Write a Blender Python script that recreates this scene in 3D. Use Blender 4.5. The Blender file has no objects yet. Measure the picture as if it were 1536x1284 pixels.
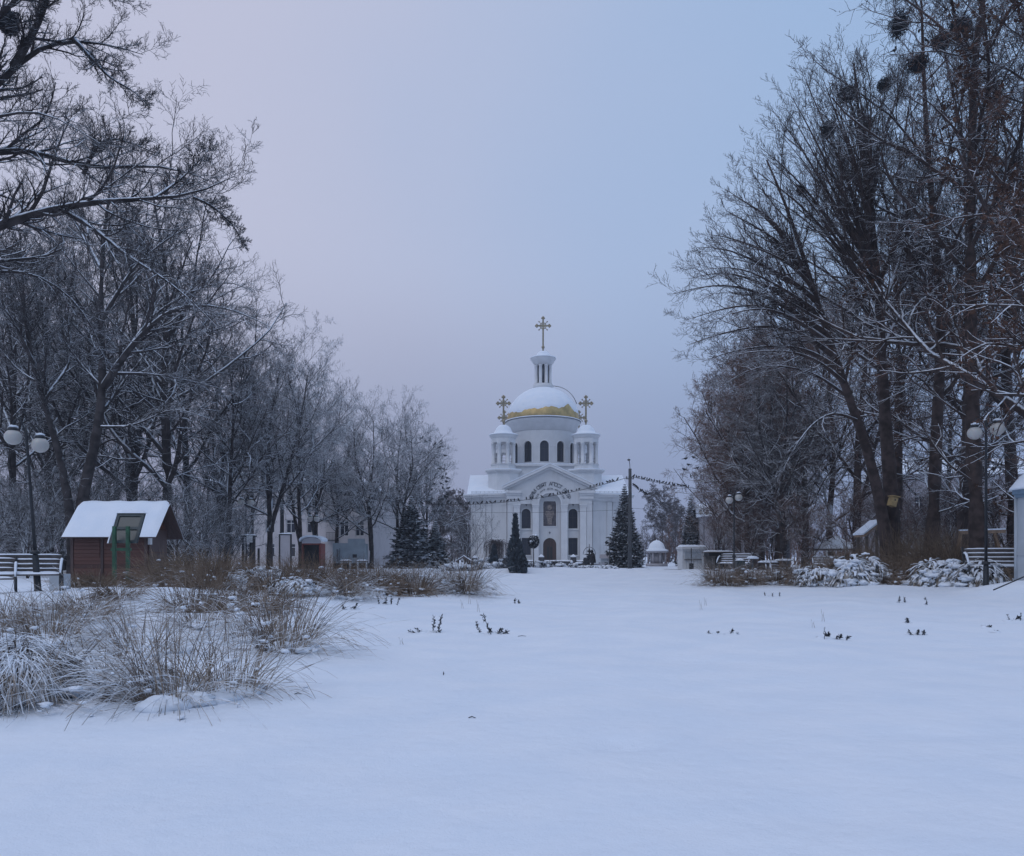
import bpy, bmesh, math, random
import numpy as np
from mathutils import Vector, Matrix
scene = bpy.context.scene
COL = scene.collection
R = math.radians
rng = np.random.default_rng(7)
random.seed(7)
# ------------------------------------------------------------------ camera
CAMZ, F, CX, HY = 1.15, 1200.0, 768.0, 835.0
cam = bpy.data.cameras.new("camera"); camo = bpy.data.objects.new("camera", cam); COL.objects.link(camo)
cam.sensor_width = 36.0; cam.lens = 36.0 * F / 1536.0
cam.shift_y = (HY - 642.0) / 1536.0
cam.clip_start = 0.05; cam.clip_end = 3000
camo.location = (0, 0, CAMZ); camo.rotation_euler = (R(90), 0, 0)
scene.camera = camo
# ------------------------------------------------------------------ world, sun, exposure
def lin(r, g, b):
    return tuple((c / 255 / 12.92) if c / 255 < .04045 else ((c / 255 + .055) / 1.055) ** 2.4 for c in (r, g, b)) + (1,)
w = bpy.data.worlds.new("World"); scene.world = w; w.use_nodes = True
nt = w.node_tree; nt.nodes.clear()
def N(nt, t, **kw):
    n = nt.nodes.new(t)
    for k, v in kw.items(): setattr(n, k, v)
    return n
def Lk(nt, a, b): nt.links.new(a, b)
def math_node(nt, op, a, b=None, c=None, clamp=False):
    n = N(nt, 'ShaderNodeMath', operation=op, use_clamp=clamp)
    for i, v in enumerate((a, b, c)):
        if v is None: continue
        if isinstance(v, (int, float)): n.inputs[i].default_value = v
        else: Lk(nt, v, n.inputs[i])
    return n.outputs[0]
def maprange(nt, v, a, b, c=0., d=1., smooth=True):
    n = N(nt, 'ShaderNodeMapRange', interpolation_type='SMOOTHSTEP' if smooth else 'LINEAR')
    Lk(nt, v, n.inputs[0])
    for i, x in enumerate((a, b, c, d)): n.inputs[i + 1].default_value = x
    return n.outputs[0]
def mixc(nt, f, a, b):
    n = N(nt, 'ShaderNodeMix', data_type='RGBA')
    for s, v in ((n.inputs[0], f), (n.inputs[6], a), (n.inputs[7], b)):
        if isinstance(v, (int, float)): s.default_value = v
        elif isinstance(v, tuple): s.default_value = v
        else: Lk(nt, v, s)
    return n.outputs[2]
tc = N(nt, 'ShaderNodeTexCoord'); sx = N(nt, 'ShaderNodeSeparateXYZ'); Lk(nt, tc.outputs['Generated'], sx.inputs[0])
az = math_node(nt, 'ARCTAN2', sx.outputs[0], sx.outputs[1])
noi = N(nt, 'ShaderNodeTexNoise'); noi.inputs['Scale'].default_value = 1.6; noi.inputs['Detail'].default_value = 3; Lk(nt, tc.outputs['Generated'], noi.inputs[0])
nz = math_node(nt, 'MULTIPLY_ADD', noi.outputs[0], .6, -.3)
azd = math_node(nt, 'ABSOLUTE', math_node(nt, 'ADD', math_node(nt, 'ADD', az, 0.55), nz))
pink = maprange(nt, azd, 0.15, 1.15, 1., 0.)
elev = math_node(nt, 'ADD', sx.outputs[2], math_node(nt, 'MULTIPLY', nz, .4))
hi = maprange(nt, elev, 0.04, 0.40)
cp = mixc(nt, hi, lin(148, 153, 180), lin(186, 189, 211))
cb = mixc(nt, hi, lin(130, 148, 186), lin(150, 177, 214))
front = mixc(nt, pink, cb, cp)
zen = maprange(nt, sx.outputs[2], .6, .95)
colr = mixc(nt, zen, front, lin(172, 188, 222))
sky = N(nt, 'ShaderNodeTexSky', sky_type='NISHITA', sun_disc=False, sun_elevation=R(52), sun_rotation=R(215), air_density=1.2, dust_density=2.0)
b1 = N(nt, 'ShaderNodeBackground'); Lk(nt, sky.outputs[0], b1.inputs[0]); b1.inputs[1].default_value = .06
b2 = N(nt, 'ShaderNodeBackground'); Lk(nt, colr, b2.inputs[0]); b2.inputs[1].default_value = 1.0
mx = N(nt, 'ShaderNodeMixShader'); mx.inputs[0].default_value = .94
Lk(nt, b1.outputs[0], mx.inputs[1]); Lk(nt, b2.outputs[0], mx.inputs[2])
wo = N(nt, 'ShaderNodeOutputWorld'); Lk(nt, mx.outputs[0], wo.inputs[0])
sun = bpy.data.lights.new("sun", 'SUN'); suno = bpy.data.objects.new("sun", sun); COL.objects.link(suno)
sun.energy = 0.5; sun.angle = R(45); sun.color = (1.0, .93, .90)
SUN_EL, SUN_AZ = R(52), R(215)      # from behind the camera on the left: azimuth is clockwise from +Y
sd = Vector((math.sin(SUN_AZ) * math.cos(SUN_EL), math.cos(SUN_AZ) * math.cos(SUN_EL), math.sin(SUN_EL)))
suno.rotation_euler = sd.to_track_quat('Z', 'Y').to_euler()
scene.view_settings.view_transform = 'Standard'; scene.view_settings.look = 'None'
scene.view_settings.exposure = .2; scene.view_settings.gamma = 1; scene.view_settings.use_curve_mapping = False
scene.render.engine = 'CYCLES'
scene.cycles.max_bounces = 5; scene.cycles.diffuse_bounces = 3; scene.cycles.glossy_bounces = 2
scene.cycles.transmission_bounces = 2; scene.cycles.use_denoising = True
scene.cycles.caustics_reflective = False; scene.cycles.caustics_refractive = False
# ------------------------------------------------------------------ helpers
def tag(o, label=None, cat=None, group=None, kind=None):
    for k, v in (('label', label), ('category', cat), ('group', group), ('kind', kind)):
        if v: o[k] = v
    return o
def thing(name, label, cat, loc=(0, 0, 0), rz=0., group=None):
    o = bpy.data.objects.new(name, None); COL.objects.link(o)
    o.empty_display_size = .2
    o.location = loc; o.rotation_euler = (0, 0, rz)
    return tag(o, label, cat, group)
CH = {}
def link(o, parent):
    COL.objects.link(o)
    if parent is not None:
        o.parent = parent; CH.setdefault(parent.name, []).append(o)
    return o
def dup(root, loc, rz, label, group=None, scale=None):
    c = root.copy(); COL.objects.link(c); c.location = loc; c.rotation_euler = (0, 0, rz); c['label'] = label
    if group: c['group'] = group
    if scale is not None: c.scale = (scale,) * 3 if isinstance(scale, (int, float)) else scale
    for ch in CH.get(root.name, []):
        d = ch.copy(); link(d, c)
        for g in CH.get(ch.name, []):
            e = g.copy(); link(e, d)
    return c
def wx(px, Y): return (px - CX) * Y / F
def wz(py, Y): return CAMZ + (HY - py) * Y / F
def W(px, py, Y): return np.array([wx(px, Y), Y, wz(py, Y)])
class MB:
    def __init__(s): s.v = []; s.f = []; s.m = []; s.s = []
    def add(s, vs, fs, mi=0, sm=False):
        b = len(s.v); s.v.extend(tuple(map(float, p)) for p in vs)
        for f in fs: s.f.append([b + i for i in f]); s.m.append(mi); s.s.append(sm)
        return s
    def box(s, x0, x1, y0, y1, z0, z1, mi=0):
        vs = [(x, y, z) for z in (z0, z1) for y in (y0, y1) for x in (x0, x1)]
        return s.add(vs, [(0, 2, 3, 1), (4, 5, 7, 6), (0, 1, 5, 4), (2, 6, 7, 3), (0, 4, 6, 2), (1, 3, 7, 5)], mi)
    def bar(s, p0, p1, wd, ht, mi=0, up=(0, 0, 1)):
        p0, p1 = Vector(p0), Vector(p1); t = (p1 - p0).normalized(); u = t.cross(Vector(up))
        if u.length < 1e-3: u = Vector((1, 0, 0))
        u.normalize(); v = u.cross(t)
        vs = [p + u * (a * wd / 2) + v * (b * ht / 2) for p in (p0, p1) for a, b in ((-1, -1), (1, -1), (1, 1), (-1, 1))]
        return s.add(vs, [(0, 1, 2, 3), (7, 6, 5, 4), (0, 4, 5, 1), (1, 5, 6, 2), (2, 6, 7, 3), (3, 7, 4, 0)], mi)
    def tube(s, pts, rad, n=8, mi=0, sm=True):
        P = np.array(pts, float)[None]; K = P.shape[1]
        rr = np.full((1, K), rad, float) if isinstance(rad, (int, float)) else np.array(rad, float)[None]
        V, Q = tubes(P, rr, n); s.add(V, Q.tolist(), mi, sm)
        b = len(s.v) - K * n
        s.f.append([b + i for i in range(n)]); s.m.append(mi); s.s.append(False)
        s.f.append([b + (K - 1) * n + i for i in range(n)][::-1]); s.m.append(mi); s.s.append(False)
        return s
    def lathe(s, prof, n=24, c=(0, 0), mi=0, sm=True, a0=0.):
        vs = []
        for r, z in prof:
            for j in range(n):
                a = a0 + 2 * math.pi * j / n; vs.append((c[0] + r * math.cos(a), c[1] + r * math.sin(a), z))
        fs = [(k * n + j, k * n + (j + 1) % n, (k + 1) * n + (j + 1) % n, (k + 1) * n + j) for k in range(len(prof) - 1) for j in range(n)]
        s.add(vs, fs, mi, sm)
        b = len(s.v) - len(vs)
        if prof[0][0] > 1e-4: s.f.append([b + j for j in range(n)][::-1]); s.m.append(mi); s.s.append(False)
        if prof[-1][0] > 1e-4: s.f.append([b + (len(prof) - 1) * n + j for j in range(n)]); s.m.append(mi); s.s.append(False)
        return s
    def prism(s, poly, ax, d0, d1, mi=0):
        mp = {'y': lambda u, v, d: (u, d, v), 'z': lambda u, v, d: (u, v, d), 'x': lambda u, v, d: (d, u, v)}[ax]
        n = len(poly); vs = [mp(u, v, d) for d in (d0, d1) for u, v in poly]
        fs = [tuple(range(n)), tuple(range(2 * n - 1, n - 1, -1))] + [(i, n + i, n + (i + 1) % n, (i + 1) % n) for i in range(n)]
        return s.add(vs, fs, mi)
    def plate(s, outer, holes, y0, y1, mi=0, fn=None):
        """wall slab in x,z with real openings"""
        bm = bmesh.new(); loops = []
        for lp in [outer] + holes:
            vs = [bm.verts.new((u, v, 0)) for u, v in lp]; loops.append(len(lp))
            for i in range(len(vs)): bm.edges.new((vs[i], vs[(i + 1) % len(vs)]))
        bm.verts.index_update(); bm.verts.ensure_lookup_table()
        bmesh.ops.triangle_fill(bm, use_beauty=True, use_dissolve=False, edges=bm.edges[:])
        co = [(v.co.x, v.co.y) for v in bm.verts]; tr = [[v.index for v in f.verts] for f in bm.faces]; bm.free()
        n = len(co); g = fn or (lambda u, d, v: (u, d, v))
        vs = [g(u, y0, v) for u, v in co] + [g(u, y1, v) for u, v in co]
        fs = tr + [[i + n for i in t[::-1]] for t in tr]; b = 0
        for L in loops:
            fs += [(b + i, b + (i + 1) % L, n + b + (i + 1) % L, n + b + i) for i in range(L)]; b += L
        return s.add(vs, fs, mi)
    def blob(s, c, r, nz=.2, seed=0, n=10, m=7, mi=0, flat=None):
        q = np.random.default_rng(seed); ph = q.random((5, 3)) * 6.28; fr = q.integers(1, 4, (5, 3))
        vs = []
        for i in range(m + 1):
            th = math.pi * i / m
            for j in range(n):
                a = 2 * math.pi * j / n
                d = np.array([math.sin(th) * math.cos(a), math.sin(th) * math.sin(a), math.cos(th)])
                k = 1 + nz * sum(math.sin(fr[e][0] * d[0] * 2 + ph[e][0]) * math.sin(fr[e][1] * d[1] * 2 + ph[e][1] + fr[e][2] * d[2]) for e in range(5)) / 2
                z = d[2] * r[2] * k
                if flat is not None: z = max(z, flat)
                vs.append((c[0] + d[0] * r[0] * k, c[1] + d[1] * r[1] * k, c[2] + z))
        fs = [(i * n + j, (i + 1) * n + j, (i + 1) * n + (j + 1) % n, i * n + (j + 1) % n) for i in range(m) for j in range(n)]
        return s.add(vs, fs, mi, True)
    def build(s, name, mats, parent=None, bevel=0., loc=None):
        me = bpy.data.meshes.new(name); me.from_pydata(s.v, [], s.f)
        for m in (mats if isinstance(mats, (list, tuple)) else [mats]): me.materials.append(m)
        me.polygons.foreach_set('material_index', s.m); me.polygons.foreach_set('use_smooth', s.s)
        bm = bmesh.new(); bm.from_mesh(me); bmesh.ops.remove_doubles(bm, verts=bm.verts, dist=1e-5)
        bmesh.ops.recalc_face_normals(bm, faces=bm.faces); bm.to_mesh(me); bm.free()
        o = bpy.data.objects.new(name, me); link(o, parent)
        if loc: o.location = loc
        if bevel:
            b = o.modifiers.new('bevel', 'BEVEL'); b.width = bevel; b.segments = 2; b.limit_method = 'ANGLE'; b.angle_limit = R(40)
        return o
def nrm(a): return a / np.maximum(np.linalg.norm(a, axis=-1, keepdims=True), 1e-9)
def frames(P):
    T = nrm(np.gradient(P, axis=1)); up = np.array([0, 0, 1.])
    U = np.cross(T, up); l = np.linalg.norm(U, axis=-1, keepdims=True)
    Ux = np.cross(T, np.array([0, 1., 0])); U = nrm(np.where(l < .05, Ux, U)); V = np.cross(U, T)
    return T, U, V
def tubes(P, Rr, n, phase=math.pi / 2, flat=1.):
    B, K = P.shape[:2]; T, U, V = frames(P)
    a = phase + 2 * np.pi * np.arange(n) / n
    ring = P[:, :, None] + Rr[:, :, None, None] * (flat * np.cos(a)[None, None, :, None] * U[:, :, None] + np.sin(a)[None, None, :, None] * V[:, :, None])
    idx = np.arange(B * K * n).reshape(B, K, n); nx = np.roll(idx, -1, axis=2)
    q = np.stack([idx[:, :-1], idx[:, 1:], nx[:, 1:], nx[:, :-1]], -1).reshape(-1, 4)
    return ring.reshape(-1, 3), q
def mesh_arrays(name, parts, mats, parent=None, smooth=True):
    """parts: list of (verts, quads, material index)"""
    off = 0; VV = []; QQ = []; MM = []
    for v, q, mi in parts:
        VV.append(v); QQ.append(q + off); MM.append(np.full(len(q), mi, np.int32)); off += len(v)
    V = np.concatenate(VV).astype(np.float32); Q = np.concatenate(QQ).astype(np.int32); M = np.concatenate(MM)
    me = bpy.data.meshes.new(name); me.vertices.add(len(V)); me.vertices.foreach_set('co', V.ravel())
    me.loops.add(Q.size); me.loops.foreach_set('vertex_index', Q.ravel())
    me.polygons.add(len(Q)); me.polygons.foreach_set('loop_start', np.arange(len(Q), dtype=np.int32) * Q.shape[1])
    me.polygons.foreach_set('material_index', M); me.polygons.foreach_set('use_smooth', np.full(len(Q), smooth))
    for m in mats: me.materials.append(m)
    me.update(calc_edges=True); me.validate()
    o = bpy.data.objects.new(name, me); return link(o, parent)
# ------------------------------------------------------------------ materials
def new_mat(name):
    m = bpy.data.materials.new(name); m.use_nodes = True; t = m.node_tree
    return m, t, t.nodes['Principled BSDF']
def noise(t, scale, detail=4, co=None, vec=None):
    n = N(t, 'ShaderNodeTexNoise'); n.inputs['Scale'].default_value = scale; n.inputs['Detail'].default_value = detail
    if vec is None: vec = N(t, 'ShaderNodeTexCoord').outputs['Object']
    Lk(t, vec, n.inputs[0]); return n.outputs[0]
def bump(t, b, h, strength=.3, dist=.05):
    n = N(t, 'ShaderNodeBump'); n.inputs['Strength'].default_value = strength; n.inputs['Distance'].default_value = dist
    Lk(t, h, n.inputs['Height']); Lk(t, n.outputs[0], b.inputs['Normal'])
SNOW = (.80, .84, .90, 1)
def mat(name, c, rough=.7, var=.25, scale=6., bmp=.15, metal=0., dist=.02):
    m, t, b = new_mat(name); c = tuple(c[:3]) + (1,)
    h = noise(t, scale, 5)
    d = tuple(x * (1 - var) for x in c[:3]) + (1,); e = tuple(min(1, x * (1 + var)) for x in c[:3]) + (1,)
    Lk(t, mixc(t, maprange(t, h, .3, .7), d, e), b.inputs['Base Color'])
    b.inputs['Roughness'].default_value = rough; b.inputs['Metallic'].default_value = metal
    if bmp: bump(t, b, noise(t, scale * 6, 4), bmp, dist)
    return m
def mat_snowy(name, c, lo=.25, hi=.5, nsc=6., namp=.5, rough=.85, var=.35, vsc=3., c2=None):
    """own colour below, settled snow on every face that looks up"""
    m, t, b = new_mat(name); c = tuple(c[:3]) + (1,)
    g = N(t, 'ShaderNodeNewGeometry'); s = N(t, 'ShaderNodeSeparateXYZ'); Lk(t, g.outputs['Normal'], s.inputs[0])
    co = N(t, 'ShaderNodeTexCoord').outputs['Object']
    k = math_node(t, 'ADD', s.outputs[2], math_node(t, 'MULTIPLY_ADD', noise(t, nsc, 2, vec=co), namp * 2, -namp))
    f = maprange(t, k, lo, hi)
    d = tuple(x * (1 - var) for x in c[:3]) + (1,); e = c2 and tuple(c2[:3]) + (1,) or tuple(min(1, x * (1 + var)) for x in c[:3]) + (1,)
    base = mixc(t, maprange(t, noise(t, vsc, 3, vec=co), .35, .65), d, e)
    Lk(t, mixc(t, f, base, SNOW), b.inputs['Base Color']); b.inputs['Roughness'].default_value = rough
    b.inputs['Specular IOR Level'].default_value = .2
    return m
def mat_planks(name, c, pitch=.13, axis=2, rough=.6, var=.35):
    m, t, b = new_mat(name)
    co = N(t, 'ShaderNodeTexCoord').outputs['Object']; s = N(t, 'ShaderNodeSeparateXYZ'); Lk(t, co, s.inputs[0])
    u = math_node(t, 'DIVIDE', s.outputs[axis], pitch); fl = math_node(t, 'FLOOR', u); fr = math_node(t, 'FRACT', u)
    wn = N(t, 'ShaderNodeTexWhiteNoise', noise_dimensions='1D'); Lk(t, fl, wn.inputs['W'])
    mp = N(t, 'ShaderNodeMapping'); sc = [14, 14, 14]; sc[(axis + 1) % 3 if axis == 2 else 2] = 1.2; sc[0 if axis == 2 else 2] = 1.2
    mp.inputs['Scale'].default_value = sc; Lk(t, co, mp.inputs[0])
    gr = noise(t, 2.0, 5, vec=mp.outputs[0])
    k = math_node(t, 'ADD', math_node(t, 'MULTIPLY', wn.outputs[0], .5), math_node(t, 'MULTIPLY', gr, .7))
    c = tuple(c[:3]) + (1,)
    Lk(t, mixc(t, maprange(t, k, .2, .95), tuple(x * (1 - var) for x in c[:3]) + (1,), tuple(x * (1 + var) for x in c[:3]) + (1,)), b.inputs['Base Color'])
    b.inputs['Roughness'].default_value = rough
    bump(t, b, maprange(t, math_node(t, 'ABSOLUTE', math_node(t, 'SUBTRACT', fr, .5)), .42, .5, 1., 0.), .9, .02)
    return m
def mat_snow(name, s1=.35, s2=9., b1=.5, b2=.25):
    m, t, b = new_mat(name)
    co = N(t, 'ShaderNodeTexCoord').outputs['Object']
    a1 = noise(t, s1, 5, vec=co); a2 = noise(t, s2, 6, vec=co); a3 = noise(t, 90., 3, vec=co)
    Lk(t, mixc(t, maprange(t, noise(t, 1.3, 4, vec=co), .3, .7), (.77, .82, .89, 1), (.83, .86, .91, 1)), b.inputs['Base Color'])
    b.inputs['Roughness'].default_value = .75; b.inputs['Specular IOR Level'].default_value = .25
    h = math_node(t, 'ADD', math_node(t, 'MULTIPLY', a1, b1), math_node(t, 'ADD', math_node(t, 'MULTIPLY', a2, b2 * .18), math_node(t, 'MULTIPLY', a3, .012)))
    bump(t, b, h, .8, .4)
    return m
M = {}
M['snow'] = mat_snow('snow'); M['snowcap'] = mat_snow('snow_cap', 2., 12., .1, .15)
M['bark'] = mat_snowy('bark_with_snow', (.050, .043, .043), .15, .5, 5, .3)
M['bark_red'] = mat_snowy('russet_bark_with_snow', (.066, .048, .043), .28, .6, 5, .3)
M['twig'] = mat_snowy('twigs_with_snow', (.042, .036, .037), .30, .80, 1.0, .25)
M['twig_frost'] = mat_snowy('frosted_twigs', (.075, .066, .070), .15, .62, 1.0, .3)
M['twig_red'] = mat_snowy('russet_twigs_with_snow', (.13, .076, .060), .5, 1.0, 1.0, .3)
M['twig_far'] = mat_snowy('far_twigs', (.08, .068, .07), .6, 1.1, 1.2, .5)  # pale birch-like bark; the lighter tone also paints in distance haze
M['brown_leaf'] = mat_snowy('dry_brown_leaf', (.085, .045, .032), .75, 1.1, 4, .4, c2=(.11, .06, .04))
M['needle'] = mat_snowy('spruce_needles_with_snow', (.014, .021, .026), .66, .98, 2.5, .5)
M['thuja'] = mat_snowy('thuja_scales', (.065, .08, .095), .7, 1.1, 5, .5)
M['grass'] = mat_snowy('dry_grass_with_snow', (.15, .115, .095), .26, .66, 7, .4, c2=(.34, .27, .21))
M['grass_brown'] = mat_snowy('brown_grass', (.155, .105, .072), .46, .85, 7, .45, c2=(.25, .185, .135))
M['grass_snow'] = mat_snowy('snow_laden_grass', (.12, .095, .075), .34, .72, 5, .35, c2=(.30, .25, .20))
M['weed'] = mat_snowy('russet_weeds', (.155, .11, .08), .7, 1.0, 8, .4, c2=(.27, .20, .14))
M['sprig'] = mat_snowy('dark_sprigs', (.035, .040, .048), .55, .85, 20, .3)
M['plaster'] = mat('white_plaster', (.63, .63, .64), .8, .06, .35, .1)
M['plaster_warm'] = mat('pale_plaster', (.52, .49, .50), .85, .1, .4, .1)
M['plaster_grey'] = mat('grey_plaster', (.36, .34, .36), .85, .12, .4, .1)
def mat_stained(name, c, amt):
    m, t, b = new_mat(name); co = N(t, 'ShaderNodeTexCoord').outputs['Object']; mp = N(t, 'ShaderNodeMapping'); mp.inputs['Scale'].default_value = (2.2, 2.2, .22); Lk(t, co, mp.inputs[0])
    k = math_node(t, 'MULTIPLY', maprange(t, noise(t, 1., 6, vec=mp.outputs[0]), .48, .78), maprange(t, noise(t, .25, 3, vec=co), .35, .7))
    k2 = math_node(t, 'ADD', math_node(t, 'MULTIPLY', k, amt), math_node(t, 'MULTIPLY', maprange(t, noise(t, .7, 6, vec=co), .35, .75), amt * .35))
    Lk(t, mixc(t, k2, tuple(c) + (1,), tuple(x * .55 for x in c) + (1,)), b.inputs['Base Color']); b.inputs['Roughness'].default_value = .85; bump(t, b, noise(t, 9, 5, vec=co), .12, .02); return m
M['plaster'] = mat_stained('stained_white_plaster', (.63, .63, .64), .55); M['plaster_warm'] = mat_stained('stained_pale_plaster', (.52, .49, .50), .6); M['plaster_grey'] = mat_stained('stained_grey_plaster', (.36, .34, .36), .6)
M['trim'] = mat('white_trim', (.66, .66, .67), .7, .05, 1, .05)
M['gold'] = mat('gilded_sheet', (.52, .38, .18), .5, .22, 1.1, .12, 1.0)
M['cross'] = mat('weathered_gilt', (.30, .25, .17), .45, .2, 3, .05, .7)
M['tin'] = mat('dark_tin_edge', (.10, .11, .13), .6, .2, 3)
M['metal'] = mat('black_painted_iron', (.018, .02, .024), .5, .3, 9, .1)
M['greymetal'] = mat('grey_iron', (.10, .105, .115), .6, .25, 7, .1)
M['wood'] = mat_planks('red_brown_siding', (.078, .028, .019), .14)
M['wood_dark'] = mat_planks('dark_plank', (.065, .038, .034), .2, 0)
M['wood_pale'] = mat('pale_timber', (.26, .17, .11), .75, .3, 5, .3)
M['wood_grey'] = mat('weathered_timber', (.10, .085, .08), .8, .3, 5, .3)
M['wood_snow'] = mat_snowy('weathered_timber_with_snow', (.09, .085, .085), .45, .6, 6, .1)
M['green'] = mat('green_paint', (.022, .088, .045), .5, .25, 6, .1)
M['green_dark'] = mat('dark_green_paint', (.014, .032, .038), .5, .25, 6, .1)
M['white_paint'] = mat('white_paint', (.62, .62, .62), .6, .06, 3, .05)
M['pinkboard'] = mat('pale_banner_sheet', (.46, .42, .43), .7, .06, 2, .04)
M['blue_paint'] = mat('blue_paint', (.17, .25, .33), .55, .12, 4, .06)
M['pale_panel'] = mat('pale_panel', (.42, .45, .48), .6, .08, 2, .05)
M['red_paint'] = mat('dull_red_paint', (.21, .05, .04), .6, .25, 4, .1)
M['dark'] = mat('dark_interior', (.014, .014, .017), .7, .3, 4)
M['stone'] = mat('dark_granite', (.055, .055, .062), .7, .25, 8, .2)
M['stone_snow'] = mat_snowy('granite_with_snow', (.055, .055, .062), .5, .65, 3, .15)
M['concrete'] = mat('concrete_pole', (.075, .08, .088), .85, .2, 5, .2)
M['tarp'] = mat('grey_blue_cladding', (.27, .31, .34), .6, .1, 1.5, .1)
M['glass'], _t, _b = new_mat('window_glass'); _b.inputs['Base Color'].default_value = (.03, .035, .05, 1); _b.inputs['Roughness'].default_value = .12
M['board_glass'], _t, _b = new_mat('board_glazing'); _b.inputs['Base Color'].default_value = (.045, .06, .06, 1); _b.inputs['Roughness'].default_value = .3
M['globe'], _t, _b = new_mat('opal_globe'); _b.inputs['Base Color'].default_value = (.47, .45, .42, 1); _b.inputs['Roughness'].default_value = .35; _b.inputs['Subsurface Weight'].default_value = .2
M['bird'] = mat('dark_plumage', (.012, .013, .016), .6, .3, 20)
M['wire'] = mat('wire', (.02, .02, .024), .6, .1, 5, 0)
M['icon'] = mat('icon_mosaic', (.085, .075, .085), .5, .45, 3.5, .1)
M['icon_fig'] = mat('icon_figure_mosaic', (.24, .20, .18), .5, .4, 6, .1)
M['coat'] = mat('dark_coat', (.014, .015, .019), .9, .3, 10, .1)
M['yellow'] = mat('raw_yellow_wood', (.40, .28, .13), .7, .2, 6, .2)
# ------------------------------------------------------------------ ground
def sst(a, b, x):
    t = np.clip((x - a) / (b - a), 0, 1); return t * t * (3 - 2 * t)
MOUNDS = [  # px, Y, height, half width (m), half depth (m)
    (1292, 25.2, .13, 2.2, 1.5), (1430, 24.6, .10, 2.6, 1.5), (1100, 29, .10, 2.4, 2.0), (1190, 27.5, .06, 2, 1.4), (1530, 21.5, .34, 1.6, 1.6), (1620, 22, .3, 2.5, 2.5),
    (235, 17.5, .32, 1.5, 2.0), (330, 12, .22, 1.4, 1.6), (270, 8.0, .10, .9, .9), (60, 9.0, .22, 1.3, 1.3), (440, 9.3, .12, .8, .8), (150, 11.5, .18, 1.3, 1.4),
    (420, 19, .15, 2, 2), (600, 21, .10, 2.2, 1.8), (690, 21.8, .10, 1.4, 1.2), (25, 6.6, .12, .9, .8), (500, 16, .10, 1.3, 1.6),
    (845, 60, .35, 4.5, 1.6), (770, 58, .25, 3, 1.5), (930, 58, .15, 3, 1.5), (940, 5.0, -.075, .19, .13), (620, 4.3, -.03, .3, .2), (1130, 6.2, -.03, .3, .22), (1380, 5.2, -.035, .35, .2), (760, 7.5, -.03, .35, .3), (1010, 8.8, -.03, .5, .3), (480, 3.9, -.02, .2, .14), (1250, 3.6, -.03, .25, .2), (240, 4.6, -.03, .2, .15)]
def gz(x, y):
    x = np.asarray(x, float); y = np.asarray(y, float); z = np.zeros(np.broadcast(x, y).shape)
    z = z + .22 * sst(13, 22, y) * sst(3.5, 9, -x) * (1 - sst(50, 80, y))
    z = z + .20 * sst(24, 32, y) * sst(6, 11, x) * (1 - sst(50, 80, y))
    for p, Y, h, a, b in MOUNDS: z = z + h * np.exp(-((x - wx(p, Y)) / a) ** 2 - ((y - Y) / b) ** 2)
    k = np.clip(y / 12, .35, 1.6) * (1 - sst(60, 90, y) * .8)
    z = z + k * (.036 * np.sin(.9 * x + .7 * np.sin(.5 * y)) * np.sin(.62 * y + 1) +   .024 * np.sin(1.9 * x + 2.1 + .8 * y) * np.sin(1.3 * y - .6 * x) + .008 * np.sin(4.1 * x + 1.3 * y) * np.sin(3.3 * y + .7))
    return z
def g1(x, y): return float(gz(x, y))
def Gp(px, Y, dz=0.): x = wx(px, Y); return (x, Y, g1(x, Y) + dz)
u = np.linspace(-1, 1, 361); gx = 26 * u + 900 * np.sign(u) * np.abs(u) ** 5
v = np.linspace(0, 1, 421); gy = -6 + 70 * v + 1900 * v ** 7
XX, YY = np.meshgrid(gx, gy); ZZ = gz(XX, YY); ny_, nx_ = XX.shape
ii = np.arange(nx_ * ny_).reshape(ny_, nx_)
gq = np.stack([ii[:-1, :-1], ii[:-1, 1:], ii[1:, 1:], ii[1:, :-1]], -1).reshape(-1, 4)
g = mesh_arrays('snow_ground', [(np.stack([XX, YY, ZZ], -1).reshape(-1, 3), gq, 0)], [M['snow']]); tag(g, kind='structure')
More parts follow.
